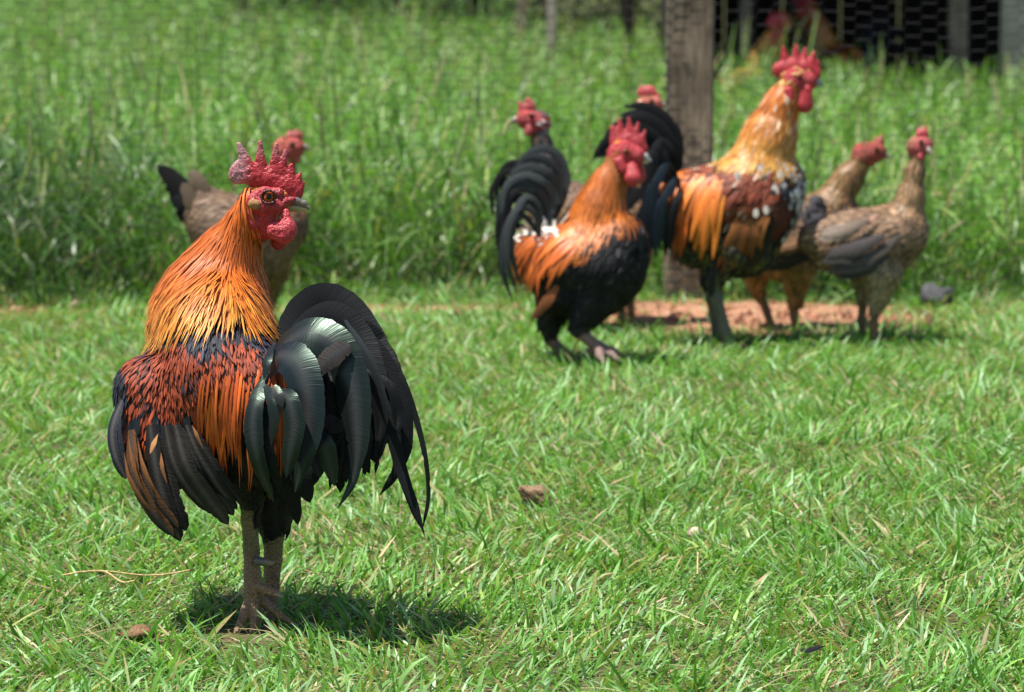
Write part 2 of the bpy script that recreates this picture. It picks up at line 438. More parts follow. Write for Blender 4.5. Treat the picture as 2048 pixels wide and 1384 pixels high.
    V, Q, C = blades(rt, rng.uniform(0, 6.28, n), t0, t0 + rng.uniform(0.2, 1.6, n), L, rng.uniform(0.004, 0.008, n), C0, C0 * 1.2, 4)
    o = mesh('grass_patch', V, Q, M_TALL, tall, colr=C); o['kind'] = 'stuff'; first = True
    for yc in np.arange(8.75, 24, 1.0):
        x0 = 0.5 if yc > 21.6 else 0.142 * yc + 0.25 + 0.30
        for xc in [sg * (x0 + 1.0 * i) for i in range(6) for sg in (-1, 1)]:
            if yc > 13.6 and xc > 0.2: continue
            if not first: o = o.copy(); link(o)
            first = False; o.location = (xc, yc, 0); o.rotation_euler = (0, 0, rng.integers(0, 4) * math.pi / 2)
build_tall()

def build_crumbs():
    n = 1700
    x = DIRT[0] + rng.normal(0, 0.35, n); y = DIRT[1] + rng.normal(0, 0.2, n)
    x[:700] = rng.uniform(-1.6, 0.4, 700); y[:700] = 7.93 + rng.normal(0, 0.08, 700)
    ok = dirt_amount(x, y) > 0.3; x, y = x[ok], y[ok]; n = len(x)
    r = rng.gamma(2.0, 0.0017, n) + 0.0012
    D = np.array([(1, 0, 0), (0, 1, 0), (-1, 0, 0), (0, -1, 0), (0, 0, 1), (0, 0, -1)], float)
    V = D[None] * r[:, None, None] * rng.uniform(0.5, 1.3, (n, 6, 1)) + np.stack([x, y, gz(x, y) + r * 0.3], -1)[:, None]
    T = np.array([(0, 1, 4), (1, 2, 4), (2, 3, 4), (3, 0, 4), (1, 0, 5), (2, 1, 5), (3, 2, 5), (0, 3, 5)])[None] + (np.arange(n) * 6)[:, None, None]
    C = np.repeat(palette(n, [(0.36, 0.17, 0.10), (0.26, 0.12, 0.07), (0.42, 0.24, 0.15), (0.16, 0.10, 0.06)], [4, 3, 2, 1], 0.2), 6, 0)
    tag(mesh('soil_crumbs', V.reshape(-1, 3), T.reshape(-1, 3), M_SOIL, colr=C, smooth=False), 'loose red crumbs of soil on the bare ground under the fence', 'soil', kind='stuff')
build_crumbs()

# ------------------------------------------------------------------ implicit surfaces
def smin(a, b, k):
    h = np.clip(0.5 + 0.5 * (b - a) / k, 0, 1)
    return b + (a - b) * h - k * h * (1 - h)

def cap_d(p, pr):
    S = np.array([1.0, pr['ys'], 1.0])
    q = (p - pr['a']) * S; ba = (pr['b'] - pr['a']) * S
    dd = float(ba @ ba)
    t = np.clip((q @ ba) / dd, 0, 1) if dd > 1e-12 else np.zeros(q.shape[:-1])
    return np.linalg.norm(q - t[..., None] * ba, axis=-1) - (pr['ra'] + (pr['rb'] - pr['ra']) * t)

def sdf_pts(prims, p, want_reg=False):
    f = np.full(len(p), 1.0); best = np.full(len(p), 9.0); reg = np.zeros(len(p), int)
    for pr in prims:
        d = cap_d(p, pr)
        f = smin(f, d, pr['k'])
        if want_reg:
            m = d < best; reg[m] = pr['reg']; best[m] = d[m]
    return (f, reg) if want_reg else f

def sdf_grad(prims, p, e=0.0015):
    f = sdf_pts(prims, p); g = np.empty_like(p)
    for i in range(3):
        q = p.copy(); q[:, i] += e; g[:, i] = sdf_pts(prims, q) - f
    return f, nrm(g)

def surface(prims, h):
    lo = np.min([np.minimum(p['a'] - max(p['ra'], p['rb']) * np.array([1, 1 / min(p['ys'], 1) if p['ys'] < 1 else 1, 1]), p['b'] - max(p['ra'], p['rb']) * np.array([1, 1 / p['ys'] if p['ys'] < 1 else 1, 1])) for p in prims], 0) - 3 * h
    hi = np.max([np.maximum(p['a'] + max(p['ra'], p['rb']) * np.array([1, 1 / p['ys'] if p['ys'] < 1 else 1, 1]), p['b'] + max(p['ra'], p['rb']) * np.array([1, 1 / p['ys'] if p['ys'] < 1 else 1, 1])) for p in prims], 0) + 3 * h
    n = np.ceil((hi - lo) / h).astype(int) + 1
    f = np.full(n, 1.0, np.float32)
    ax = [lo[i] + np.arange(n[i]) * h for i in range(3)]
    for pr in prims:
        r = max(pr['ra'], pr['rb']); ext = (r + pr['k'] + 3 * h) * np.array([1, max(1, 1 / pr['ys']), 1])
        a = np.maximum(np.floor((np.minimum(pr['a'], pr['b']) - ext - lo) / h).astype(int), 0)
        b = np.minimum(np.ceil((np.maximum(pr['a'], pr['b']) + ext - lo) / h).astype(int) + 1, n)
        G = np.stack(np.meshgrid(ax[0][a[0]:b[0]], ax[1][a[1]:b[1]], ax[2][a[2]:b[2]], indexing='ij'), -1)
        sl = tuple(slice(a[i], b[i]) for i in range(3))
        f[sl] = smin(f[sl], cap_d(G, pr), pr['k'])
    s = f < 0
    cs = [s[i:n[0] - 1 + i, j:n[1] - 1 + j, k:n[2] - 1 + k] for i in (0, 1) for j in (0, 1) for k in (0, 1)]
    cnt = sum(c.astype(np.int8) for c in cs)
    act = (cnt > 0) & (cnt < 8)
    I = np.argwhere(act)
    idx = np.full(act.shape, -1, np.int64); idx[act] = np.arange(len(I))
    cv = np.stack([f[I[:, 0] + i, I[:, 1] + j, I[:, 2] + k] for i in (0, 1) for j in (0, 1) for k in (0, 1)], 1)
    cp = np.array([(i, j, k) for i in (0, 1) for j in (0, 1) for k in (0, 1)], float)
    acc = np.zeros((len(I), 3)); c = np.zeros(len(I))
    for x in range(8):
        for y in range(x + 1, 8):
            if np.abs(cp[x] - cp[y]).sum() != 1: continue
            m = (cv[:, x] < 0) != (cv[:, y] < 0)
            t = cv[:, x] / np.where(m, cv[:, x] - cv[:, y], 1)
            acc += np.where(m[:, None], cp[x] + t[:, None] * (cp[y] - cp[x]), 0); c += m
    V = lo + (I + acc / c[:, None]) * h
    Q = []
    for a in range(3):
        b1, b2 = (a + 1) % 3, (a + 2) % 3
        A = [slice(None)] * 3; B = [slice(None)] * 3
        A[a] = slice(0, n[a] - 1); B[a] = slice(1, n[a])
        E = np.argwhere(s[tuple(A)] != s[tuple(B)])
        E = E[(E[:, b1] > 0) & (E[:, b2] > 0) & (E[:, b1] < n[b1] - 1) & (E[:, b2] < n[b2] - 1)]
        flip = s[tuple(E.T)]
        q = []
        for (o1, o2) in ((1, 1), (0, 1), (0, 0), (1, 0)):
            e = E.copy(); e[:, b1] -= o1; e[:, b2] -= o2; q.append(idx[tuple(e.T)])
        q = np.stack(q, 1); q[~flip] = q[~flip][:, ::-1]
        Q.append(q)
    Q = np.concatenate(Q); Q = Q[(Q >= 0).all(1)]
    for _ in range(2):
        fv, g = sdf_grad(prims, V); V = V - g * fv[:, None] * 0.8
    return V, Q

# ------------------------------------------------------------------ birds
BODY, NECK, HEAD, LEG, THIGH, WING, FLUFF = range(7)
def catmull(pts, n):
    p = np.asarray(pts, float); m = len(p)
    if m == 2: return p[0] + (p[1] - p[0]) * np.linspace(0, 1, n)[:, None]
    e = np.vstack([2 * p[0] - p[1], p, 2 * p[-1] - p[-2]])
    t = np.linspace(0, m - 1 - 1e-9, n); i = t.astype(int); f = (t - i)[:, None]
    a, b, c, d = e[i], e[i + 1], e[i + 2], e[i + 3]
    return 0.5 * (2 * b + (c - a) * f + (2 * a - 5 * b + 4 * c - d) * f ** 2 + (3 * b - a - 3 * c + d) * f ** 3)

def split_ribbon(b, name, p, wd, c0, c1, n=3, spread=0.36, thin=0.62, **kw):
    for j in range(n):
        o = (j - (n - 1) / 2) * wd * spread
        q = [(u - o * 0.5 * min(1, i), v + o * 0.85 * min(1, i), w_ - 0.003 * (j % 2) * (1 if kw['nh'][1] < 0 else -1)) for i, (u, v, w_) in enumerate(p)]
        k = b.rng.uniform(0.65, 1.35)
        b.ribbon(name, q, wd * thin, np.array(c0) * k, np.array(c1) * b.rng.uniform(0.65, 1.35), **kw)

class Bird:
    def __init__(s, name, Y0, foot_u, label, cat, group, xf=None, seed=0):
        s.Y0 = Y0; s.sc = F / (Y0 * CT + (CAMZ - 0.28) * ST); s.xf = xf
        s.base = P(foot_u, 640, Y0); s.base[2] = 0.0
        s.root = tag(empty(name, s.base), label, cat, group)
        s.prims = []; s.groups = {}; s.rng = np.random.default_rng(100 + seed); s.k = xf[4] if xf else 1.0
    def grp(s, name, key=0):
        if (name, key) not in s.groups:
            o = bpy.data.objects.new(name, None); o.empty_display_size = 0.02; link(o, s.root); s.groups[(name, key)] = o
        return s.groups[(name, key)]
    def q(s, u, v):
        if s.xf is None: return u, v
        u0, v0, U, V, k, sg = s.xf
        return U + sg * k * (u - u0), V + k * (v - v0)
    def pt(s, u, v, w=0.0):
        a, b = s.q(u, v); return P(a, b, s.Y0 + w)
    def m(s, px): return px * s.k / s.sc
    def uv(s, p):
        u, v = PROJ(p)
        if s.xf is None: return u, v
        u0, v0, U, V, k, sg = s.xf
        return u0 + (u - U) / (sg * k), v0 + (v - V) / k
    def cap(s, a, ra, b=None, rb=None, k=18, reg=BODY, ys=1.0, to=None):
        """rounded cone from a to b; positions (u, v, w), radii in photo pixels"""
        b = a if b is None else b; rb = ra if rb is None else rb
        d = dict(a=s.pt(*a), b=s.pt(*b), ra=s.m(ra), rb=s.m(rb), k=s.m(k), reg=reg, ys=ys)
        (s.prims if to is None else to).append(d); return d
    def chain(s, pts, k=18, reg=BODY, ys=1.0, to=None):
        for (a, b) in zip(pts[:-1], pts[1:]):
            s.cap(a[:3], a[3], b[:3], b[3], k, reg, ys, to)
    def body(s, h, colf):
        s.V, s.Q = surface(s.prims, h)
        _, s.reg = sdf_pts(s.prims, s.V, True)
        u, v = s.uv(s.V)
        C = colf(u, v, s.reg, s.V)
        s.add('body', s.V, s.Q, M_BODY, C)
        a, b, c, d = (s.V[s.Q[:, i]] for i in range(4))
        s.area = np.linalg.norm(np.cross(c - a, d - b), axis=1)
    def add(s, name, V, Q, mat, C=None, uv=None, kind=None, label=None, parent=None):
        o = mesh(name, V, Q, mat, parent or s.root, C, uv, base=s.base)
        if kind: o['kind'] = kind
        if label: o['label'] = label
        return o
    def sample(s, n, mask):
        cnt = int(n * 6)
        i = s.rng.choice(len(s.Q), cnt, p=s.area / s.area.sum())
        r = s.rng.random((cnt, 2)); q = s.V[s.Q[i]]
        p = (q[:, 0] * (1 - r[:, :1]) + q[:, 1] * r[:, :1]) * (1 - r[:, 1:]) + (q[:, 3] * (1 - r[:, :1]) + q[:, 2] * r[:, :1]) * r[:, 1:]
        u, v = s.uv(p); reg = s.reg[s.Q[i, 0]]
        ok = mask(u, v, reg, p[:, 1] - s.Y0)
        return p[ok][:n]
    def apex(s, u, v, w=0.0, bias=(0, 0, 0)):
        A = s.pt(u, v, w); B = np.array(bias, float)
        return lambda p: nrm(p - A) + B
    def vec(s, du, dv, dw=0.0):
        sg = s.xf[5] if s.xf else 1
        d = nrm(np.array([du * sg, dw, -dv], float)); return lambda p: np.broadcast_to(d, p.shape)
    def layer(s, name, n, mask, L, W, dirf, c0, c1, S=4, off=(0.5, 3), stiff=0.45, attract=0.35, grav=0.0, jit=0.18,
              camber=0.18, prof=None, mat=None, edge=None, tw=0.0, kind='stuff', var=0.2):
        """feathers grown over the body: lengths, widths and offsets in photo pixels"""
        R = s.rng; p = s.sample(n, mask); n = len(p)
        if n == 0: return
        u0, v0 = s.uv(p)
        L = s.m(R.uniform(*L, n)); W = s.m(R.uniform(*W, n))
        f, g = sdf_grad(s.prims, p)
        def tang(d, g): return nrm(d - g * (d * g).sum(1, keepdims=True) * 0.92)
        jv = R.normal(0, jit, (n, 3)); d = tang(dirf(p) + jv, g)
        o1 = s.m(off[1]) * R.uniform(0.4, 1.5, n); o0 = s.m(off[0])
        p = p + g * (o0 - f)[:, None]
        PT, NR, DR = [p], [g], [d]
        for k in range(1, S + 1):
            d = nrm(stiff * d + (1 - stiff) * tang(dirf(p) + jv, g) + np.array([0, 0, -grav]))
            p = p + d * (L / S)[:, None]
            f, g = sdf_grad(s.prims, p)
            o = o0 + (o1 - o0) * k / S
            de = o - f
            p = p + g * np.where(de > 0, de, de * attract)[:, None]
            PT.append(p); NR.append(g); DR.append(nrm(p - PT[-2]))
        PT, NR, DR = (np.stack(x, 1) for x in (PT, NR, DR))
        side = nrm(np.cross(DR, NR))
        t = np.linspace(0, 1, S + 1)
        pw = np.interp(t, *(prof or ([0, 0.25, 0.6, 0.85, 1], [0.45, 1, 0.95, 0.6, 0.05])))
        wd = (W[:, None] * pw[None] * 0.5)[..., None]
        twist = R.normal(0, tw, n)[:, None, None] if tw else 0
        side = nrm(side + NR * twist)
        mid = PT + NR * wd * 2 * camber
        V = np.stack([PT - side * wd, mid, PT + side * wd], 2)
        a = c0(u0, v0, n, R) if callable(c0) else np.broadcast_to(np.array(c0), (n, 3)) * R.uniform(0.8, 1.2, (n, 1))
        b = c1(u0, v0, n, R) if callable(c1) else np.broadcast_to(np.array(c1), (n, 3)) * R.uniform(0.8, 1.2, (n, 1))
        kv = R.lognormal(0, var, (n, 1)); a = a * kv; b = b * kv
        C = a[:, None] + (b - a)[:, None] * (t ** 1.3)[None, :, None]
        C = np.repeat(C[:, :, None], 3, 2)
        if edge is not None:
            E = edge(u0, v0, n, R) if callable(edge) else np.broadcast_to(np.array(edge), (n, 3))
            C[:, :, 0] = C[:, :, 0] * 0.35 + E[:, None] * 0.65; C[:, :, 2] = C[:, :, 0]
        uv = np.zeros((n, S + 1, 3, 2)); uv[..., 0] = np.array([-1, 0, 1]); uv[..., 1] = t[None, :, None] * L[:, None, None] + R.random(n)[:, None, None] * 9
        base = (np.arange(n) * (S + 1) * 3)[:, None, None]
        q = np.array([(3 * k + j, 3 * k + j + 1, 3 * k + j + 4, 3 * k + j + 3) for k in range(S) for j in (0, 1)])[None]
        return s.add(name, V.reshape(-1, 3), (base + q).reshape(-1, 4), mat or M_FEATH, C.reshape(-1, 3), uv.reshape(-1, 2), kind)
    def ribbon(s, name, pts, width, c0, c1, prof=None, nh=(-0.15, -1, 0.25), S=26, camber=0.055, rag=0.06, split=1.0, mat=None, shaft=None, edge=None, label=None, twist=0.0):
        """one large feather: control points (u, v, w), full width in photo pixels"""
        C3 = np.array([s.pt(*p) for p in pts]); PT = catmull(C3, S + 1)
        T = nrm(np.gradient(PT, axis=0)); t = np.linspace(0, 1, S + 1)
        sg = s.xf[5] if s.xf else 1
        N = np.array([nh[0] * sg, nh[1], nh[2]], float)[None] + twist * np.stack([t * 0, t * 0, t], -1)
        side = nrm(np.cross(T, np.broadcast_to(N, T.shape))); N = nrm(np.cross(side, T))
        pw = np.interp(t, *(prof or ([0, 0.12, 0.5, 0.8, 0.94, 1], [0.25, 0.7, 1, 0.85, 0.5, 0.03])))
        wd = s.m(width) * 0.5 * pw
        X = np.array([-1, -0.55, -0.06, 0.06, 0.55, 1])
        Zc = np.array([-0.9, -0.15, 0.12, 0.12, -0.15, -0.9]) * camber
        V = np.zeros((S + 1, 6, 3)); Cc = np.zeros((S + 1, 6, 3)); uv = np.zeros((S + 1, 6, 2))
        Ln = np.linalg.norm(np.diff(PT, axis=0), axis=1).sum(); sd = s.rng.random() * 9
        rg = 1 + rag * s.rng.normal(0, 1, (S + 1, 2)); rg = np.clip(rg, 0.6, 1.25)
        for j in (0, 1):
            for _ in range(s.rng.integers(0, 2 + int(split * S / 12))):
                k = s.rng.integers(S // 4, S); rg[k, j] *= 1 - split * s.rng.uniform(0.2, 0.5); rg[k - 1, j] *= 0.97
        c0, c1 = np.array(c0), np.array(c1)
        for j in range(6):
            r = rg[:, 0] if j == 0 else rg[:, 1] if j == 5 else 1.0
            V[:, j] = PT + side * (X[j] * wd * r)[:, None] + N * (Zc[j] * 2 * wd)[:, None]
            Cc[:, j] = c0 + (c1 - c0) * t[:, None]
            uv[:, j, 0] = X[j]; uv[:, j, 1] = t * Ln + sd
        if shaft is not None: Cc[:, 2:4] = np.array(shaft)
        if edge is not None: Cc[:, 0] = np.array(edge); Cc[:, 1] = 0.5 * Cc[:, 1] + 0.5 * np.array(edge)
        i = np.arange((S + 1) * 6).reshape(S + 1, 6)
        Q = np.stack([i[:-1, :-1], i[:-1, 1:], i[1:, 1:], i[1:, :-1]], -1).reshape(-1, 4)
        par = None
        if name == 'tail_feather': par = s.grp('tail')
        elif name in ('wing_feather', 'spangle'): par = s.grp('wing', nh[1] > 0)
        return s.add(name, V.reshape(-1, 3), Q, mat or M_BLACK, Cc.reshape(-1, 3), uv.reshape(-1, 2), label=label, parent=par)
    def blob(s, name, prims, h, mat, colf, wrinkle=0.0, wsc=250, parent=None, label=None):
        V, Q = surface(prims, h)
        if wrinkle:
            _, g = sdf_grad(prims, V); V = V + g * ((vnoise(V, wsc, 3) + 0.5 * vnoise(V, wsc * 2.3, 4) - 0.75) * wrinkle)[:, None]
        u, v = s.uv(V)
        C = colf(u, v, V) if callable(colf) else np.broadcast_to(np.array(colf), V.shape) * (0.85 + 0.3 * vnoise(V, 120, 2))[:, None]
        return s.add(name, V, Q, mat, C, label=label, parent=parent)
    def eye(s, u, v, w, r, iris, front=-1, tilt=0.0):
        c = s.pt(u, v, w); R = s.m(r); n, k = 24, 18
        A = np.linspace(0, math.pi, k); B = np.linspace(0, 2 * math.pi, n, endpoint=False)
        ax = nrm(np.array([tilt, front, 0.1])); e1 = nrm(np.cross(ax, [0, 0, 1.0])); e2 = np.cross(ax, e1)
        V, C = [], []
        for a in A:
            for b in B:
                V.append(c + R * (math.cos(a) * ax + math.sin(a) * (math.cos(b) * e1 + math.sin(b) * e2)))
                g = math.degrees(a)
                C.append((0.004, 0.003, 0.003) if g < 27 else np.array(iris) * (0.55 if g < 31 else 1.0) if g < 50 else (0.02, 0.006, 0.006))
        Q = [(i * n + j, i * n + (j + 1) % n, (i + 1) * n + (j + 1) % n, (i + 1) * n + j) for i in range(k - 1) for j in range(n)]
        return s.add('eye', np.array(V), Q, M_EYE, np.array(C))

def mixc(a, b, t):
    t = np.clip(t, 0, 1)[:, None]; return np.array(a) * (1 - t) + np.array(b) * t

RED = (0.50, 0.035, 0.045)
BLK = (0.010, 0.0105, 0.012)

# ================================================================== the front rooster
def build_hero():
    b = Bird('rooster', groundY(1250), 525, 'large orange and black rooster standing nearest the camera, looking back to the right', 'rooster', 'chickens', seed=1)
    c = b.cap
    # trunk, heading away to the left
    b.chain([(520, 790, -0.02, 88), (430, 815, 0.05, 140), (375, 800, 0.12, 120)], 40, BODY)
    c((470, 900, 0.03), 85, (560, 870, -0.02), 80, 45, FLUFF)
    c((300, 780, 0.025), 66, (300, 872, 0.02), 60, 40, WING)
    c((330, 900, 0.02), 60, (390, 930, 0.02), 48, 40, BODY)
    # neck and head
    b.chain([(418, 690, 0.11, 112), (419, 632, 0.11, 104), (434, 572, 0.10, 86), (458, 512, 0.09, 58), (486, 452, 0.08, 31), (512, 405, 0.07, 29)], 24, NECK, 1.1)
    c((430, 600, 0.08), 78, (432, 665, 0.045), 96, 40, NECK)
    c((432, 665, 0.045), 92, (445, 740, 0.0), 104, 50, BODY)
    c((520, 398, 0.065), 33, (556, 396, 0.06), 26, 12, HEAD, 1.25)
    c((530, 420, 0.065), 34, (524, 452, 0.068), 26, 12, HEAD, 1.25)
    c((548, 405, 0.06), 27, (578, 408, 0.06), 13, 10, HEAD, 1.2)
    # legs: left (near) and right
    c((492, 960, 0.0), 52, (500, 1005, 0.0), 22, 20, THIGH)
    b.chain([(500, 1000, 0.0, 19), (499, 1040, 0.0, 17), (503, 1100, 0.0, 16), (505, 1150, -0.005, 17), (506, 1188, -0.006, 20)], 6, LEG)
    b.chain([(504, 1190, -0.006, 14), (492, 1222, -0.016, 10.5), (478, 1255, -0.028, 8), (468, 1276, -0.034, 5)], 5, LEG)
    b.chain([(508, 1195, -0.008, 13), (510, 1235, -0.02, 10), (504, 1270, -0.03, 7)], 5, LEG)
    b.chain([(514, 1192, -0.004, 12), (540, 1215, -0.004, 9.5), (562, 1232, -0.008, 7), (584, 1246, -0.012, 4.5)], 5, LEG)
    b.chain([(512, 1172, -0.012, 10), (530, 1178, -0.022, 9.5), (548, 1186, -0.028, 8)], 5, LEG)
    c((546, 950, 0.05), 58, (545, 1045, 0.05), 31, 25, THIGH)
    c((545, 1045, 0.05), 30, (545, 1078, 0.05), 20, 15, THIGH)
    b.chain([(547, 1070, 0.05, 21), (546, 1120, 0.05, 18.5), (542, 1180, 0.05, 16), (538, 1228, 0.045, 17)], 6, LEG)
    b.chain([(537, 1230, 0.045, 13), (540, 1252, 0.03, 9.5), (542, 1272, 0.02, 7)], 5, LEG)
    b.chain([(534, 1230, 0.045, 12), (522, 1255, 0.04, 9), (516, 1272, 0.03, 6)], 5, LEG)
    b.chain([(530, 1238, 0.05, 11), (495, 1252, 0.055, 8), (455, 1258, 0.06, 6)], 5, LEG)
    b.chain([(540, 1232, 0.05, 11), (562, 1246, 0.07, 8), (582, 1252, 0.09, 5)], 5, LEG)
    def colf(u, v, reg, p):
        C = np.tile(np.array(BLK), (len(u), 1))
        neck = (reg == NECK); C[neck] = (0.35, 0.10, 0.02)
        low = neck & (v > 640); C[low] = (0.015, 0.014, 0.016)
        hd = reg == HEAD; C[hd] = np.array((0.40, 0.022, 0.03))
        crown = hd & ((v < 386 + (u - 545) * 0.12) | (u < 497)); C[crown] = (0.42, 0.13, 0.03)
        leg = reg == LEG
        n = vnoise(p, 160, 5)
        C[leg] = mixc((0.36, 0.23, 0.135), (0.22, 0.13, 0.075), n[leg])
        up = leg & (v < 1110); C[up] = mixc((0.26, 0.20, 0.10), (0.16, 0.115, 0.055), n[up])
        C[reg == THIGH] = (0.010, 0.009, 0.009)
        return C
    b.body(0.0024, colf)
    R = b.rng
    # --- plumage over the body
    b.layer('body_plumage', 2600, lambda u, v, r, w: np.isin(r, (BODY, FLUFF, WING, THIGH)) & (v > 700) & ~((v > 950) & (u < 520)) & (v < 1030), (38, 66), (16, 26), b.vec(0.12, 1, -0.1),
            (0.013, 0.012, 0.013), (0.016, 0.014, 0.014), S=4, off=(0.5, 4), mat=M_DARK, jit=0.2)
    def back0(u, v, n, R):
        nz = vnoise(np.stack([u, v, u * 0], -1), 0.028, 5) + R.normal(0, 0.10, n)
        black = (nz > 0.73) | (v < 684 + 14 * np.sin(u * 0.05)) | (u < 262 - (v - 760) * 0.10)
        c = mixc((0.31, 0.058, 0.020), (0.16, 0.030, 0.014), R.random(n))
        hot = np.clip((v - 790) / 70, 0, 1) * (u < 420); c = c * (1 - hot[:, None]) + np.array([0.36, 0.062, 0.015]) * hot[:, None]
        c[black] = np.array([0.020, 0.022, 0.032]) * R.uniform(0.7, 1.4, (black.sum(), 1))
        return c
    def back1(u, v, n, R):
        c = back0(u, v, n, R); m = R.random(n) < 0.3; c[m] = c[m] * 1.4; return c
    b.layer('back_plumage', 7000, lambda u, v, r, w: (v > 662) & (v < 866 - np.clip(u - 400, 0, 200) * 0.6) & (u > 215) & np.isin(r, (BODY, NECK, WING)),
            (24, 50), (3.5, 8), b.apex(432, 470, 0.09), back0, back1, S=4, off=(2, 8), jit=0.13, mat=M_FEATH, prof=([0, 0.3, 0.7, 0.9, 1], [0.5, 1, 0.9, 0.5, 0.04]))
    # --- saddle hackles hanging over the flank
    b.layer('saddle_hackle', 520, lambda u, v, r, w: (u > 405) & (u < 565) & (v > 728) & (v < 815) & (w < 0.06), (110, 210), (4, 8), b.vec(-0.16, 1, -0.12),
            lambda u, v, n, R: mixc((0.66, 0.15, 0.016), (0.56, 0.09, 0.013), R.random(n)), lambda u, v, n, R: mixc((0.55, 0.10, 0.016), (0.36, 0.055, 0.012), R.random(n)),
            S=8, off=(7, 17), stiff=0.75, attract=0.12, grav=0.10, jit=0.10, mat=M_HACK, camber=0.12, prof=([0, 0.2, 0.55, 0.85, 1], [0.5, 1, 0.9, 0.42, 0.04]))
    # --- neck hackles, orange above and gold below
    def hk0(u, v, n, R):
        c = mixc((0.52, 0.115, 0.016), (0.62, 0.20, 0.026), (v - 540) / 110 + R.normal(0, 0.18, n))
        d = R.random(n) < 0.07; c[d] = c[d] * 0.5; return c
    def hk1(u, v, n, R):
        g = (v - 520) / 90 + R.normal(0, 0.25, n)
        c = mixc((0.55, 0.13, 0.018), (0.70, 0.35, 0.05), g)
        r = R.random(n) < 0.22; c[r] = (0.56, 0.14, 0.02); return c
    hp = ([0, 0.2, 0.6, 0.85, 1], [0.6, 1, 0.9, 0.5, 0.04])
    ap = b.apex(505, 352, 0.075)
    b.layer('neck_hackle', 4200, lambda u, v, r, w: (r == NECK) & (v > 510) & (v < 612), (55, 130), (2.2, 4.6), ap, hk0, hk1, S=6, off=(4, 15), stiff=0.6,
            attract=0.2, jit=0.06, mat=M_HACK, prof=hp, var=0.13, camber=0.1, grav=0.05)
    b.layer('neck_hackle', 8000, lambda u, v, r, w: ((r == NECK) & (v > 372) & (v < 560) | (r == HEAD) & (u < 503) & (v < 402)), (45, 115), (1.8, 3.8), ap, hk0, hk1, S=5, off=(2, 6), stiff=0.55,
            attract=0.25, jit=0.05, mat=M_HACK, prof=hp, var=0.13, camber=0.1, grav=0.03)
    b.layer('neck_hackle', 520, lambda u, v, r, w: (r == NECK) & (v > 560) & (v < 628) , (40, 100), (2.5, 5), b.vec(-0.12, 1, -0.3), hk0, hk1, S=6, off=(8, 20), stiff=0.7,
            attract=0.1, jit=0.09, mat=M_HACK, prof=hp, var=0.13, camber=0.1, grav=0.06)
    b.layer('crown_feathers', 420, lambda u, v, r, w: ((r == HEAD) & ((v < 388 + (u - 545) * 0.1) | (u < 498))) | ((r == NECK) & (v < 425)), (16, 30), (2.5, 4.5), b.apex(575, 380, 0.06),
            (0.46, 0.15, 0.03), (0.50, 0.17, 0.035), S=4, off=(1.5, 5), jit=0.15, mat=M_HACK)
    # --- wing: coverts and flight feathers, each a part
    DK, DK2 = (0.016, 0.014, 0.014), (0.022, 0.018, 0.016); BL = (0.013, 0.016, 0.024); BR = (0.15, 0.062, 0.026)
    wp = ([0, 0.15, 0.55, 0.85, 0.95, 1], [0.5, 0.85, 1, 0.9, 0.6, 0.08])
    nh = (-0.55, -1, 0.2)
    W = [  # pts, width, c0, c1, edge
        ([(300, 850, -0.05), (318, 930, -0.055), (340, 1010, -0.055), (366, 1072, -0.05)], 66, DK, DK, None),
        ([(262, 860, -0.05), (272, 940, -0.058), (305, 1010, -0.06), (352, 1064, -0.058)], 50, BR, DK, BR),
        ([(330, 850, -0.055), (352, 920, -0.06), (385, 975, -0.058), (432, 1022, -0.05)], 44, DK2, DK2, None),
        ([(350, 850, -0.06), (378, 920, -0.068), (420, 985, -0.064), (462, 1040, -0.055)], 60, (0.026, 0.022, 0.020), (0.03, 0.024, 0.021), None),
        ([(372, 850, -0.062), (400, 900, -0.068), (440, 965, -0.066), (478, 1012, -0.05)], 44, DK, DK, None),
        ([(244, 800, -0.02), (228, 850, -0.035), (234, 905, -0.045), (256, 952, -0.048)], 40, BL, BL, None),
        ([(256, 872, -0.066), (264, 920, -0.07), (276, 960, -0.07), (296, 1000, -0.068)], 10, (0.25, 0.105, 0.036), BR, None),
        ([(276, 888, -0.07), (286, 930, -0.075), (300, 965, -0.076), (318, 996, -0.074)], 10, (0.28, 0.12, 0.042), BR, None),
        ([(316, 868, -0.08), (306, 890, -0.083), (300, 908, -0.083)], 12, (0.34, 0.165, 0.06), (0.30, 0.14, 0.05), None),
        ([(322, 905, -0.085), (324, 935, -0.087), (334, 968, -0.086)], 10, (0.26, 0.11, 0.04), BR, None),
        ([(248, 905, -0.06), (258, 955, -0.066), (284, 1000, -0.068), (310, 1028, -0.066)], 11, (0.20, 0.08, 0.03), BR, None),
        ([(384, 850, -0.082), (394, 872, -0.084), (406, 898, -0.083)], 8, (0.30, 0.12, 0.04), BR, None),
    ]
    for i, (p, wd, c0, c1, e) in enumerate(W):
        p = [(u, v, w_ + 0.014 * (1 - 0.6 * j / (len(p) - 1))) for j, (u, v, w_) in enumerate(p)]
        kw = dict(nh=nh, edge=e, rag=0.02, split=0.4, camber=0.06, S=40, mat=M_DARK)
        if wd > 30:
            split_ribbon(b, 'wing_feather', p, wd, c0, c1, n=2, prof=wp, shaft=(0.06, 0.055, 0.05), **kw)
        else:
            b.ribbon('wing_feather', p, wd, c0, c1, prof=([0, 0.4, 0.8, 1], [0.05, 1, 0.6, 0.03]), **kw)
    def cov(u, v, n, R):
        c_ = np.tile(np.array([0.012, 0.014, 0.020]), (n, 1)); m = (R.random(n) < 0.22) & (v > 845) & (u < 345); c_[m] = (0.20, 0.08, 0.028)
        m = R.random(n) < 0.15; c_[m] = (0.012, 0.018, 0.034); return c_
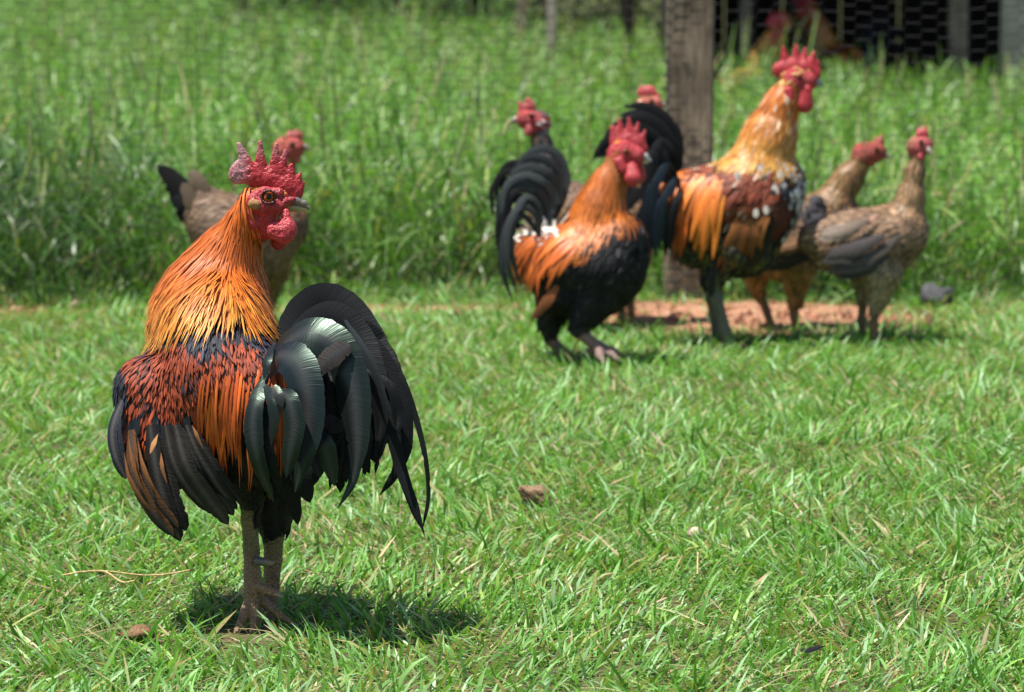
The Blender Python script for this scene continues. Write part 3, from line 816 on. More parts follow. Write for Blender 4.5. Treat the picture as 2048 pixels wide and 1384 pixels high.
    b.layer('wing_coverts', 420, lambda u, v, r, w: (v > 815) & (v < 925) & (u < 420) & (w < 0.05), (45, 82), (12, 21), b.vec(0.1, 1, -0.05), cov, cov, S=5, off=(5, 15), stiff=0.6,
            attract=0.3, jit=0.10, mat=M_BLACK, camber=0.1, prof=([0, 0.2, 0.6, 0.88, 1], [0.5, 0.95, 1, 0.65, 0.05]))
    # --- tail
    K = (0.008, 0.009, 0.010); G = (0.007, 0.011, 0.010); KB = (0.006, 0.008, 0.014); BRN = (0.028, 0.023, 0.021)
    sick = ([0, 0.08, 0.25, 0.42, 0.55, 0.7, 0.95, 1], [0.5, 0.9, 1, 0.75, 0.28, 0.15, 0.09, 0.02])
    leaf = ([0, 0.15, 0.5, 0.8, 0.93, 1], [0.3, 0.75, 1, 0.75, 0.4, 0.03])
    T = [
        ([(580, 730, 0.0), (592, 650, 0.02), (640, 604, 0.03), (698, 622, 0.02), (752, 690, 0.0), (796, 750, -0.02), (830, 832, -0.03), (850, 912, -0.04), (857, 990, -0.045), (845, 1058, -0.05)], 78, K, K, sick, (0, -1, 0.1)),
        ([(585, 740, -0.02), (610, 660, 0.0), (662, 630, 0.0), (718, 668, -0.01), (752, 735, -0.03), (776, 830, -0.05), (800, 930, -0.06), (825, 1005, -0.07), (849, 1070, -0.075)], 58, K, K,
         ([0, 0.1, 0.3, 0.5, 0.75, 0.9, 1], [0.5, 0.9, 1, 0.62, 0.42, 0.33, 0.03]), (-0.1, -1, 0.2)),
        ([(580, 740, 0.0), (620, 690, 0.01), (680, 668, 0.0), (738, 700, -0.01), (778, 760, -0.02), (800, 830, -0.03), (806, 880, -0.035), (800, 930, -0.04), (768, 976, -0.045)], 46, K, K, None, (0.1, -1, 0.1)),
        ([(580, 760, -0.01), (640, 720, -0.01), (700, 740, -0.02), (742, 800, -0.03), (762, 850, -0.035), (764, 890, -0.04)], 74, K, K, None, (0, -1, 0.1)),
        ([(580, 770, -0.02), (640, 750, -0.02), (690, 790, -0.035), (722, 860, -0.045), (752, 926, -0.05)], 70, K, K, None, (0, -1, 0.1)),
        ([(575, 790, -0.02), (630, 790, -0.03), (670, 840, -0.04), (690, 900, -0.045), (692, 966, -0.05)], 64, K, K, None, (0, -1, 0.1)),
        ([(575, 800, -0.02), (612, 830, -0.03), (635, 890, -0.04), (640, 950, -0.045)], 70, K, K, None, (0, -1, 0.1)),
        ([(570, 800, -0.0), (640, 700, 0.0), (700, 690, 0.0), (748, 740, -0.0), (772, 800, -0.01), (790, 860, -0.02)], 90, K, K, None, (0, -1, 0.1)),
        # broad sickle with a green sheen, curled tip
        ([(548, 735, -0.05), (572, 688, -0.06), (622, 664, -0.075), (672, 692, -0.09), (702, 760, -0.105), (712, 840, -0.115), (714, 905, -0.12), (704, 965, -0.12), (676, 1016, -0.115)], 76, G, K,
         ([0, 0.08, 0.22, 0.55, 0.72, 0.8, 0.9, 1], [0.3, 0.7, 1, 0.95, 0.62, 0.34, 0.22, 0.02]), (-0.35, -0.75, 0.6)),
        ([(700, 690, -0.10), (665, 712, -0.108), (622, 752, -0.11)], 44, BRN, BRN, leaf, (-0.2, -1, 0.3)),
        # front drape
        ([(535, 745, -0.07), (560, 712, -0.085), (590, 722, -0.105), (612, 775, -0.125), (616, 850, -0.135), (606, 915, -0.138), (590, 985, -0.13)], 76, KB, G,
         ([0, 0.1, 0.3, 0.65, 0.85, 1], [0.35, 0.75, 1, 0.9, 0.55, 0.03]), (-0.35, -0.8, 0.55)),
        ([(560, 780, -0.12), (578, 800, -0.142), (588, 850, -0.15), (580, 905, -0.148), (572, 955, -0.14)], 46, G, G, leaf, (-0.35, -0.9, 0.42)),
        ([(533, 748, -0.08), (512, 800, -0.11), (506, 860, -0.12), (518, 930, -0.12), (548, 1006, -0.10)], 42, G, K, leaf, (-0.35, -0.9, 0.4)),
        ([(530, 770, -0.10), (544, 800, -0.125), (548, 840, -0.132), (542, 890, -0.13)], 28, G, K, leaf, (-0.4, -0.8, 0.5)),
        ([(524, 800, -0.09), (520, 860, -0.115), (535, 930, -0.115), (560, 990, -0.10)], 46, K, K, leaf, (-0.2, -1, 0.2)),
        ([(610, 850, -0.10), (640, 880, -0.13), (655, 915, -0.132), (669, 972, -0.125)], 46, G, (0.016, 0.019, 0.02), leaf, (-0.3, -0.9, 0.35)),
        ([(590, 900, -0.09), (602, 950, -0.10), (620, 1006, -0.095)], 44, K, K, leaf, (0, -1, 0.1)),
        ([(570, 930, -0.05), (585, 990, -0.05), (596, 1050, -0.04)], 32, K, K, leaf, (0, -1, 0.1)),
        ([(600, 880, -0.08), (625, 925, -0.09), (640, 955, -0.09)], 50, BRN, K, leaf, (0, -1, 0.2)),
        ([(655, 830, -0.06), (668, 850, -0.07), (690, 846, -0.07)], 34, BRN, BRN, leaf, (0, -1, 0.3)),
        ([(690, 640, -0.05), (740, 720, -0.07), (765, 790, -0.08), (775, 850, -0.085)], 18, (0.03, 0.032, 0.036), K, leaf, (-0.3, -0.8, 0.5)),
        ([(545, 690, -0.06), (535, 720, -0.085), (528, 760, -0.095)], 20, KB, G, leaf, (-0.4, -0.8, 0.5)),
        ([(548, 770, -0.13), (556, 790, -0.14), (565, 815, -0.145)], 22, (0.05, 0.045, 0.04), K, leaf, (-0.2, -1, 0.3)),
    ]
    for i in range(14):
        u1 = b.rng.uniform(640, 800); v1 = b.rng.uniform(880, 985) - max(0, u1 - 740) * 0.5; us = 600 + (u1 - 640) * 0.8
        T.append(([(us, 740, -0.03), ((us + u1) / 2 + 22, 770 + b.rng.uniform(-20, 20), -0.05), (u1 + 8, (v1 + 800) / 2, -0.055), (u1, v1, -0.06)], b.rng.uniform(9, 20), K, K, None, (0.1, -1, 0.2)))
    for ti, (p, wd, c0, c1, pr, nh) in enumerate(T):
        if 2 <= ti <= 7:
            split_ribbon(b, 'tail_feather', p, wd, c0, c1, n=3, prof=pr, nh=nh, S=44, rag=0.04, split=1.0, mat=M_DARK)
            continue
        b.ribbon('tail_feather', p, wd, c0, c1, prof=pr, nh=nh if c0 in (K, BRN) else (nh[0], nh[1], nh[2] + 0.25), twist=0.0 if c0 in (K, BRN) else -0.75, S=70 if len(p) > 5 else 36, rag=0.02, split=0.45 if c0 not in (K, BRN) else 0.8, mat=M_DARK if c0 in (K, BRN) else M_BLACK, shaft=(0.03, 0.03, 0.032) if wd > 40 and c0 is not K else None)
    # --- comb, face, wattles, beak, eyes, spur, claws
    pr = []
    b.chain([(478, 345, 0.058, 19), (505, 352, 0.058, 19), (540, 358, 0.058, 20), (572, 372, 0.058, 20), (588, 384, 0.058, 19)], 8, 0, 2.6, pr)
    c((474, 352, 0.058), 17, (480, 333, 0.058), 14, 6, 0, 3.0, pr)
    for (u0, v0, r0, u1, v1, r1) in ((496, 338, 17, 478, 288, 4.5), (522, 338, 14, 520, 284, 4.0), (549, 340, 13, 553, 289, 3.8), (563, 344, 12, 571, 302, 3.8),
                                     (580, 356, 13, 583, 330, 4.0), (594, 366, 11, 601, 348, 3.5), (600, 376, 8, 608, 366, 3.0)):
        c((u0, v0, 0.058), r0, (u1, v1, 0.058), r1, 7, 0, 2.4, pr)
    def combc(u, v, V):
        n = vnoise(V, 500, 1)
        f = np.clip((505 - u) / 26, 0, 1) + np.clip((325 - v) / 40, 0, 0.55)
        f = f * (0.45 + 0.9 * n)
        return mixc((0.52, 0.020, 0.030), (0.50, 0.25, 0.27), f * 0.95)
    b.blob('comb', pr, 0.0012, M_SKIN, combc, 0.0011, 330)
    pr = []
    def facec(u, v, V):
        n = vnoise(V, 420, 1)
        return mixc((0.38, 0.012, 0.022), (0.52, 0.04, 0.052), n * 1.4 - 0.2)
    for wz in (0.040,):
        b.chain([(514, 395, 0.045, 15), (530, 385, 0.041, 11), (556, 388, 0.043, 13)], 8, 0, 1.3, pr)
        b.chain([(510, 405, 0.044, 17), (528, 412, 0.040, 16), (552, 412, 0.042, 14), (576, 404, 0.047, 9)], 8, 0, 1.3, pr)
        b.chain([(505, 425, 0.048, 13), (512, 446, 0.050, 14), (528, 470, 0.056, 9)], 6, 0, 1.3, pr)
        c((536, 430, 0.046), 20, (540, 462, 0.052), 17, 8, 0, 1.3, pr)
        b.chain([(556, 412, 0.04, 8), (572, 402, 0.043, 7), (588, 399, 0.048, 5)], 4, 0, 1.2, pr)
    fc = b.blob('face', pr, 0.0013, M_SKIN, facec, 0.0013, 300)
    pr = []
    b.chain([(571, 424, 0.040, 8), (573, 444, 0.036, 10), (575, 462, 0.034, 13)], 5, 0, 1.6, pr)
    c((550, 462, 0.035), 17, (570, 466, 0.034), 22, 8, 0, 2.2, pr)
    c((542, 452, 0.04), 10, (578, 456, 0.034), 15, 8, 0, 2.2, pr)
    b.blob('wattle', pr, 0.0012, M_SKIN, lambda u, v, V: mixc((0.54, 0.022, 0.034), (0.60, 0.06, 0.075), vnoise(V, 500, 2)), 0.0015, 340)
    pr = []
    c((556, 450, 0.075), 14, (558, 484, 0.078), 17, 8, 0, 2.2, pr)
    b.blob('wattle', pr, 0.0015, M_SKIN, (0.42, 0.02, 0.03), 0.001)
    pr = []; c((506, 408, 0.034), 10.5, (513, 409, 0.033), 9.5, 3, 0, 1.6, pr)
    b.blob('ear_patch', pr, 0.001, M_FEATH, (0.30, 0.15, 0.06), 0.0006, 600, parent=fc)
    pr = []
    b.chain([(572, 400, 0.058, 13), (592, 402, 0.058, 10.5), (607, 407, 0.058, 7.5), (616, 415, 0.058, 3), (618, 420, 0.058, 1.5)], 4, 0, 1.25, pr)
    b.blob('beak', pr, 0.001, M_BEAK, lambda u, v, V: mixc((0.13, 0.12, 0.115), (0.24, 0.21, 0.16), (u - 585) / 35), label='grey upper beak with a hooked tip')
    pr = []
    b.chain([(574, 414, 0.058, 10), (596, 417, 0.058, 7), (612, 419, 0.058, 3)], 4, 0, 1.25, pr)
    b.blob('beak', pr, 0.001, M_BEAK, (0.40, 0.34, 0.15), label='yellowish lower beak')
    b.eye(537, 394, 0.0375, 13.5, (0.42, 0.085, 0.008), -1, 0.12)
    b.eye(537, 394, 0.090, 12.5, (0.62, 0.16, 0.015), 1)
    # eyelids
    for sgn in (1,):
        pr = []; A = np.linspace(0, 2 * math.pi, 15)
        b.chain([(537 + 14.5 * math.cos(a), 394 + 13 * math.sin(a), 0.0295 + 0.003 * abs(math.cos(a)), 2.3) for a in A], 2, 0, 1.0, pr)
        b.blob('eyelid', pr, 0.0009, M_SKIN, (0.10, 0.01, 0.012), 0.0004, 600, parent=fc)
    pr = []; b.chain([(516, 1122, -0.012, 9.5), (530, 1124, -0.02, 8.5), (544, 1126, -0.026, 5)], 3, 0, 1, pr)
    b.blob('spur', pr, 0.001, M_BEAK, lambda u, v, V: mixc((0.09, 0.085, 0.08), (0.22, 0.16, 0.09), (u - 526) / 14))
    for (a, e, r) in (((550, 1187, -0.029), (566, 1194, -0.035), 5.5), ((468, 1277, -0.034), (458, 1286, -0.042), 4.5), ((503, 1271, -0.03), (500, 1284, -0.036), 4.5),
                      ((584, 1246, -0.012), (596, 1254, -0.016), 4), ((542, 1273, 0.02), (543, 1285, 0.014), 4.5)):
        pr = []; c(a, r, e, 1.6, 2, 0, 1, pr); b.blob('claw', pr, 0.0009, M_BEAK, (0.27, 0.21, 0.16))
    return b
build_hero()

# ================================================================== helpers shared by the birds further back
def ncol(cols, scale=0.02, jit=0.25):
    """speckle between plumage colours by a smooth noise"""
    cols = np.array(cols, float)
    def f(u, v, n, R):
        x = np.clip(vnoise(np.stack([u, v, u * 0], -1), scale, 7) * 1.5 - 0.25 + R.normal(0, 0.18, n), 0, 0.999) * (len(cols) - 1)
        i = x.astype(int); t = (x - i)[:, None]
        return (cols[i] * (1 - t) + cols[np.minimum(i + 1, len(cols) - 1)] * t) * R.uniform(1 - jit, 1 + jit, (n, 1))
    return f

def simple_comb(b, line, spikes, color, wattles, w0, flat=2.2):
    pr = []
    b.chain([(u, v, w0, r) for (u, v, r) in line], 6, 0, flat, pr)
    for (u0, v0, r0, u1, v1, r1) in spikes: b.cap((u0, v0, w0), r0, (u1, v1, w0), r1, 5, 0, flat, pr)
    b.blob('comb', pr, 0.0026, M_SKIN, color, 0.001, 200)
    for wt in wattles:
        pr = []
        for (a, ra, e, rb) in wt: b.cap(a, ra, e, rb, 5, 0, 1.8, pr)
        b.blob('wattle', pr, 0.003, M_SKIN, color, 0.001, 200)

def simple_beak(b, up, low, c_up, c_low):
    for pts, c in ((up, c_up), (low, c_low)):
        pr = []; b.chain(pts, 3, 0, 1.2, pr); b.blob('beak', pr, 0.0014, M_BEAK, c)

def foot(b, u, v, w, d=1, r=6, L=36):
    """three toes forward and one back, lying on the ground"""
    for (a, f) in ((-0.5, 1), (0.0, 1.15), (0.5, 1)):
        b.chain([(u, v, w, r), (u + d * L * 0.5 * f * math.cos(a), v + 4, w + 0.5 * L * f * math.sin(a) / b.sc, r * 0.85),
                 (u + d * L * f * math.cos(a), v + 8, w + L * f * math.sin(a) / b.sc, r * 0.45)], 4, LEG)
    b.chain([(u, v, w, r), (u - d * L * 0.5, v + 5, w, r * 0.5)], 4, LEG)

def regcol(d, legn=None):
    def f(u, v, reg, p):
        C = np.zeros((len(u), 3)); n = vnoise(p, 60, 5)
        for k, c in d.items():
            C[reg == k] = np.array(c)
        return C * (0.8 + 0.4 * n)[:, None]
    return f

OR1, OR2, GOLD = (0.56, 0.15, 0.02), (0.62, 0.22, 0.03), (0.66, 0.36, 0.08)

# ================================================================== tall spangled rooster
def tall_rooster(label, Y0, xf=None, seed=2, full=True):
    b = Bird('rooster', Y0, 1445 if xf is None else xf[2] - xf[5] * xf[4] * 150, label, 'rooster', 'chickens', xf=xf, seed=seed)
    c = b.cap; ex = 0 if full else -20
    b.chain([(1362, 395, 0, 52), (1440, 415, 0, 78), (1515, 400, 0, 80), (1545, 370, 0, 62)], 30, BODY, 1.05)
    c((1400, 470, 0), 62, (1490, 490, 0), 62, 40, BODY, 1.05)
    c((1478, 400, 0), 74, (1520, 410, 0), 66, 20, WING, 0.8)
    b.chain([(1516, 345, 0, 66), (1540, 272, 0, 46), (1564, 210, 0, 30), (1582, 172, 0, 25)], 22, NECK, 1.05)
    c((1592, 160, 0), 29, (1612, 162, 0), 23, 8, HEAD, 1.2)
    c((1598, 178, 0), 24, (1600, 190, 0), 18, 8, HEAD, 1.2)
    for (u, du, w) in ((1424, 20, -0.045), (1412, 16, 0.045)):
        c((u + 34, 500, w), 44, (u + 8, 556, w), 17, 14, THIGH)
        b.chain([(u + 6, 556, w, 12.5), (u + 10, 596, w, 11), (u + du + 6, 660, w, 11), (u + du + 14, 688, w, 12)], 6, LEG)
        foot(b, u + du + 14, 690, w, 1, 8, 48)
    b.body(0.005 if full else 0.008, regcol({BODY: (0.10, 0.025, 0.012), NECK: (0.45, 0.14, 0.025), HEAD: (0.50, 0.05, 0.06), LEG: (0.17, 0.17, 0.13), THIGH: (0.03, 0.02, 0.012), WING: (0.11, 0.02, 0.012), FLUFF: BLK}))
    q = 1.0 if full else 0.25
    # breast black and white, belly dark olive
    def breast(u, v, n, R):
        c_ = np.tile(np.array([0.016, 0.017, 0.022]), (n, 1)); wht = (R.random(n) < 0.38) & (v < 470); c_[wht] = (0.55, 0.53, 0.52)
        gr = (R.random(n) < 0.25) & (v >= 470); c_[gr] = (0.12, 0.10, 0.03); return c_
    b.layer('breast_plumage', int(900 * q), lambda u, v, r, w: np.isin(r, (BODY, THIGH, NECK)) & ((u > 1528 + (v - 330) * -0.12) & (v > 315) | (v > 470)), (16, 30), (10, 18), b.apex(1590, 230, 0), breast, breast, S=3, off=(1, 4), jit=0.2)
    b.layer('back_plumage', int(900 * q), lambda u, v, r, w: np.isin(r, (BODY, WING, NECK)) & (v > 330) & (v < 440) & (u < 1560), (22, 40), (9, 16), b.vec(-0.7, 1),
            ncol([(0.13, 0.028, 0.014), (0.20, 0.05, 0.02), (0.09, 0.02, 0.012)]), lambda u, v, n, R: np.where((R.random(n) < 0.11)[:, None], np.array([0.6, 0.46, 0.34]), np.array([0.16, 0.035, 0.016])), S=3, off=(1.5, 5), jit=0.15)
    b.layer('saddle_hackle', int(260 * q) + 20, lambda u, v, r, w: (u > 1335) & (u < 1450) & (v > 340) & (v < 400), (80, 150), (9, 14), b.vec(-0.22, 1), ncol([(0.62, 0.20, 0.02), (0.56, 0.12, 0.016)]),
            ncol([(0.60, 0.18, 0.02), (0.40, 0.08, 0.012)]), S=6, off=(4, 12), stiff=0.7, attract=0.15, grav=0.1, jit=0.1, mat=M_HACK, camber=0.15)
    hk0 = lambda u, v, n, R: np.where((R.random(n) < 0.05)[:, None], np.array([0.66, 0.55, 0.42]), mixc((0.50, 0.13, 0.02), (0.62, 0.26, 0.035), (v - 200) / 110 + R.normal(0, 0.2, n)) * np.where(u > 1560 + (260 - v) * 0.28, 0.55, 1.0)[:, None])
    hk1 = lambda u, v, n, R: np.where((R.random(n) < 0.06)[:, None], np.array([0.70, 0.60, 0.45]), mixc((0.54, 0.16, 0.025), GOLD, (v - 190) / 110 + R.normal(0, 0.25, n)))
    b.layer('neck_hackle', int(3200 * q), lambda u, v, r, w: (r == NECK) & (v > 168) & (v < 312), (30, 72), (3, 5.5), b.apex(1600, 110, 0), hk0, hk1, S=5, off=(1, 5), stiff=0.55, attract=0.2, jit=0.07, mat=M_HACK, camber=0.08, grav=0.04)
    b.layer('crown_feathers', int(120 * q), lambda u, v, r, w: (r == HEAD) & (v < 152) | (r == NECK) & (v < 180), (12, 20), (3, 6), b.apex(1640, 140, 0), (0.66, 0.36, 0.12), (0.70, 0.40, 0.16), S=3, off=(0.5, 2))
    # wing bay and flight feathers
    if full:
        for sg in (-1, 1):
            w0 = sg * 0.092
            for i in range(10):
                u0 = 1468 + i * 7; e = (0.55, 0.5, 0.4) if i % 3 == 2 else None
                b.ribbon('wing_feather', [(u0 + 8, 432, w0), (u0 - 10, 478, w0 * 1.02), (u0 - 36 + i * 3, 552 - i * 6 + b.rng.uniform(-14, 10), w0 * 0.86)], 12, np.array((0.36, 0.13, 0.035)) * b.rng.uniform(0.3, 1.15), np.array((0.20, 0.055, 0.015)) * b.rng.uniform(0.3, 1.2), nh=(0, sg, 0.15), S=10, mat=M_FEATH)
            for i in range(3):
                b.ribbon('wing_feather', [(1528 + i * 8, 430, w0 * 0.98), (1520 + i * 7, 470, w0 * 0.95), (1490 + i * 12, 545 - i * 8, w0 * 0.8)], 20, BLK, (0.03, 0.022, 0.012), nh=(0, sg, 0.1), S=10, mat=M_DARK)
            for (u, v) in ((1512, 427), (1532, 421), (1452, 402), (1448, 425), (1455, 375), (1475, 352), (1560, 350), (1552, 382), (1545, 400)):
                b.ribbon('spangle', [(u, v - 10, w0 * (0.86 if u > 1540 or u < 1460 else 1.06)), (u, v + 9, w0 * (0.88 if u > 1540 or u < 1460 else 1.08))], 12, (0.62, 0.55, 0.48), (0.58, 0.5, 0.42), nh=(0, sg, 0.2), S=6, mat=M_FEATH)
    # tail
    K = BLK; KB = (0.010, 0.014, 0.024)
    T = [([(1352, 390, 0.0), (1350, 300, 0), (1322, 235, 0.0), (1280, 212, 0.0), (1236, 214, 0.0)], 46, K), ([(1350, 400, -0.02), (1342, 320, -0.03), (1312, 256, -0.03), (1262, 236, -0.03), (1215, 262, -0.03), (1196, 302, -0.03)], 50, K),
         ([(1345, 400, 0.03), (1325, 330, 0.03), (1280, 280, 0.03), (1230, 272, 0.03), (1200, 300, 0.03)], 44, K), ([(1345, 410, 0.01), (1310, 350, 0.0), (1260, 320, 0.0), (1216, 330, 0), (1196, 380, 0)], 44, K),
         ([(1350, 380, -0.03), (1338, 330, -0.05), (1318, 300, -0.05), (1300, 320, -0.055), (1300, 380, -0.06), (1312, 440, -0.06)], 46, K),
         ([(1355, 370, -0.04), (1330, 345, -0.06), (1308, 370, -0.07), (1298, 430, -0.075), (1300, 495, -0.07)], 40, KB), ([(1360, 375, -0.05), (1345, 372, -0.07), (1326, 400, -0.08), (1318, 450, -0.08), (1320, 505, -0.075)], 36, KB),
         ([(1362, 380, -0.05), (1352, 400, -0.075), (1342, 440, -0.08), (1338, 500, -0.075)], 30, K), ([(1340, 400, -0.01), (1305, 400, -0.02), (1280, 440, -0.02), (1275, 500, -0.02)], 50, K),
         ([(1345, 395, 0.04), (1320, 400, 0.06), (1300, 450, 0.06), (1305, 500, 0.06)], 50, K), ([(1348, 400, 0.0), (1338, 280, 0.01), (1300, 232, 0.01), (1256, 224, 0.01)], 56, K)]
    for p, wd, cc in T:
        p = [(u, v + (16 if v < 290 else 0), w_) for (u, v, w_) in p]
        split_ribbon(b, 'tail_feather', p, wd, cc, cc, n=3 if full else 1, spread=0.42, thin=0.42 if full else 1.0, S=22, nh=(-0.1, -1, 0.2), mat=M_BLACK if cc is KB else M_DARK, rag=0.05)
    simple_comb(b, [(1562, 140, 17), (1585, 136, 18), (1610, 138, 19), (1628, 148, 15)], [(1572, 130, 12, 1566, 93, 3), (1592, 126, 12, 1592, 90, 3), (1608, 124, 11, 1611, 96, 3), (1622, 128, 10, 1628, 103, 3), (1632, 140, 8, 1637, 122, 3)],
                (0.54, 0.025, 0.036), [[((1611, 182, -0.016), 14, (1609, 210, -0.018), 17)], [((1612, 184, 0.014), 13, (1612, 208, 0.016), 15)], [((1577, 182, -0.028), 10, (1580, 196, -0.03), 9)]], 0.0)
    simple_beak(b, [(1618, 160, 0, 9), (1634, 163, 0, 6.5), (1647, 172, 0, 2)], [(1618, 169, 0, 6), (1638, 171, 0, 2.5)], (0.20, 0.21, 0.22), (0.30, 0.30, 0.28))
    b.eye(1599, 153, -0.0205, 6.5, (0.30, 0.07, 0.01)); b.eye(1599, 153, 0.0205, 6.5, (0.30, 0.07, 0.01), 1)
    return b
tall_rooster('tall spangled rooster in profile with golden neck, beside the thick wooden fence post', groundY(690))

# ================================================================== dark rooster facing right
def dark_rooster():
    b = Bird('rooster', groundY(722), 1130, 'black bodied rooster with orange neck and red comb, walking right before the others', 'rooster', 'chickens', seed=3)
    c = b.cap
    b.chain([(1085, 502, 0.03, 42), (1150, 535, 0.0, 72), (1212, 525, -0.02, 76), (1236, 485, -0.02, 58)], 30, BODY)
    c((1120, 572, 0.0), 50, (1195, 575, 0), 58, 30, FLUFF)
    c((1150, 525, -0.02), 64, (1200, 548, -0.03), 56, 30, WING, 0.9)
    b.chain([(1185, 462, -0.01, 56), (1202, 415, -0.01, 44), (1218, 370, -0.01, 32), (1236, 328, -0.01, 26)], 18, NECK)
    c((1246, 308, -0.01), 31, (1268, 312, -0.01), 24, 8, HEAD, 1.2)
    c((1250, 335, -0.01), 25, (1262, 345, -0.01), 18, 8, HEAD, 1.2)
    c((1112, 600, 0.03), 38, (1100, 655, 0.04), 21, 12, THIGH); c((1100, 652, 0.04), 20, (1100, 676, 0.04), 14, 8, THIGH)
    b.chain([(1103, 682, 0.04, 13), (1122, 700, 0.04, 10), (1136, 718, 0.04, 10)], 5, LEG); foot(b, 1136, 718, 0.04, 1, 8, 46)
    c((1186, 600, -0.05), 44, (1158, 658, -0.06), 19, 12, THIGH)
    b.chain([(1160, 664, -0.06, 15), (1180, 682, -0.06, 11), (1198, 694, -0.06, 11)], 5, LEG)
    b.chain([(1198, 694, -0.06, 11), (1222, 708, -0.08, 8), (1240, 722, -0.10, 4)], 5, LEG); b.chain([(1198, 694, -0.06, 11), (1228, 704, -0.05, 8), (1250, 716, -0.04, 4)], 5, LEG)
    b.chain([(1198, 694, -0.06, 11), (1200, 712, -0.10, 8), (1208, 726, -0.12, 4)], 5, LEG); b.chain([(1196, 694, -0.06, 9), (1172, 704, -0.04, 5)], 5, LEG)
    b.body(0.005, regcol({BODY: BLK, NECK: (0.42, 0.12, 0.02), HEAD: (0.54, 0.05, 0.06), LEG: (0.30, 0.20, 0.17), THIGH: BLK, WING: (0.02, 0.019, 0.02), FLUFF: BLK}))
    b.layer('body_plumage', 2600, lambda u, v, r, w: np.isin(r, (BODY, WING, FLUFF, THIGH)) & (v > 430) & (v < 640), (20, 34), (8, 14), b.vec(-0.75, 1), ncol([(0.010, 0.010, 0.011), (0.016, 0.016, 0.018)]),
            lambda u, v, n, R: np.where(((R.random(n) < 0.10) & (v < 560))[:, None], np.array([0.06, 0.055, 0.055]), np.array([0.011, 0.011, 0.012])), S=3, off=(1, 4), jit=0.2, mat=M_DARK)
    b.layer('saddle_hackle', 320, lambda u, v, r, w: (u > 1060) & (u < 1165) & (v < 500) & (v > 440), (70, 125), (8, 13), b.vec(-0.9, 0.9), ncol([(0.58, 0.15, 0.02), (0.46, 0.09, 0.014)]), ncol([(0.56, 0.14, 0.018), (0.36, 0.07, 0.012)]),
            S=6, off=(4, 12), stiff=0.65, attract=0.2, grav=0.12, jit=0.15, mat=M_HACK, camber=0.15)
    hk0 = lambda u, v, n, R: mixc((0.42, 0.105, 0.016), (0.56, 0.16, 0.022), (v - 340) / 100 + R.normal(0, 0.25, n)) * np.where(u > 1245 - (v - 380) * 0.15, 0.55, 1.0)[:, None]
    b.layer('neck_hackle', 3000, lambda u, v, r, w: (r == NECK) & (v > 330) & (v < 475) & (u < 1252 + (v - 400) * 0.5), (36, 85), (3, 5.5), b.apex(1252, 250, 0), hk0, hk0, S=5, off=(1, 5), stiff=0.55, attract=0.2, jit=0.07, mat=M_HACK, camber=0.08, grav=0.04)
    b.layer('crown_feathers', 120, lambda u, v, r, w: (r == HEAD) & (u < 1246), (12, 22), (3, 6), b.apex(1290, 280, 0), (0.52, 0.17, 0.035), (0.52, 0.17, 0.035), S=3, off=(0.5, 2))
    # white fluff at the root of the tail
    b.layer('tail_fluff', 420, lambda u, v, r, w: (u > 1045) & (u < 1125) & (v < 485) & (v > 440), (24, 50), (5, 9), b.vec(-0.8, -0.5), (0.62, 0.58, 0.50), (0.7, 0.66, 0.6), S=4, off=(4, 16), jit=0.4, stiff=0.8, attract=0)
    K = BLK; KB = (0.040, 0.045, 0.048)  # KB: pale grey sheen of the sickles put into the base colour
    T = [([(1095, 470, 0.03), (1122, 380, 0.03), (1110, 310, 0.03), (1070, 290, 0.03), (1030, 318, 0.03), (1012, 380, 0.03)], 50, KB), ([(1090, 470, 0.0), (1108, 400, 0.0), (1088, 338, -0.01), (1046, 325, -0.01), (1012, 360, -0.01), (1002, 430, -0.01)], 46, KB),
         ([(1090, 470, 0.05), (1098, 380, 0.06), (1060, 320, 0.06), (1015, 318, 0.06), (994, 350, 0.06), (996, 420, 0.06)], 44, K), ([(1085, 470, 0.02), (1085, 410, 0.02), (1055, 365, 0.02), (1020, 380, 0.02), (1006, 450, 0.02), (1020, 540, 0.02)], 44, K),
         ([(1080, 475, -0.02), (1070, 430, -0.03), (1042, 410, -0.035), (1018, 450, -0.04), (1014, 520, -0.04), (1034, 590, -0.03)], 40, KB), ([(1080, 480, 0.05), (1060, 440, 0.06), (1030, 440, 0.06), (1012, 500, 0.06), (1022, 560, 0.06)], 44, K),
         ([(1090, 470, 0.01), (1116, 370, 0.02), (1092, 315, 0.02), (1048, 305, 0.02), (1012, 340, 0.02)], 36, (0.03, 0.034, 0.036))]  # lighter grey of this last feather is sheen painted in too
    for p, wd, cc in T:
        p = [(u, v + (26 if v < 345 else 14 if v < 400 else 0), w_) for (u, v, w_) in p]
        split_ribbon(b, 'tail_feather', p, wd * 0.9, cc, cc, spread=0.5, thin=0.4, S=22, nh=(-0.2, -1, 0.5), twist=-0.6, mat=M_DARK, rag=0.05)
    for i in range(4):
        b.ribbon('wing_feather', [(1120 + 14 * i, 560, -0.075), (1095 + 12 * i, 600, -0.075), (1062 + 14 * i, 640 - 6 * i, -0.05)], 22, (0.30, 0.10, 0.035) if i == 0 else BLK, (0.16, 0.06, 0.03) if i == 0 else BLK, S=10, mat=M_DARK)
    simple_comb(b, [(1233, 282, 14), (1252, 282, 16), (1272, 288, 17), (1284, 298, 12)], [(1234, 284, 13, 1226, 256, 6), (1244, 274, 11, 1238, 238, 3), (1260, 272, 11, 1258, 236, 3), (1271, 276, 10, 1276, 246, 3), (1282, 284, 9, 1290, 262, 3)],
                (0.58, 0.04, 0.052), [[((1264, 336, -0.036), 12, (1266, 356, -0.042), 17)], [((1276, 336, 0.006), 12, (1278, 352, 0.006), 14)], [((1238, 324, -0.036), 11, (1246, 338, -0.038), 10)]], -0.01)
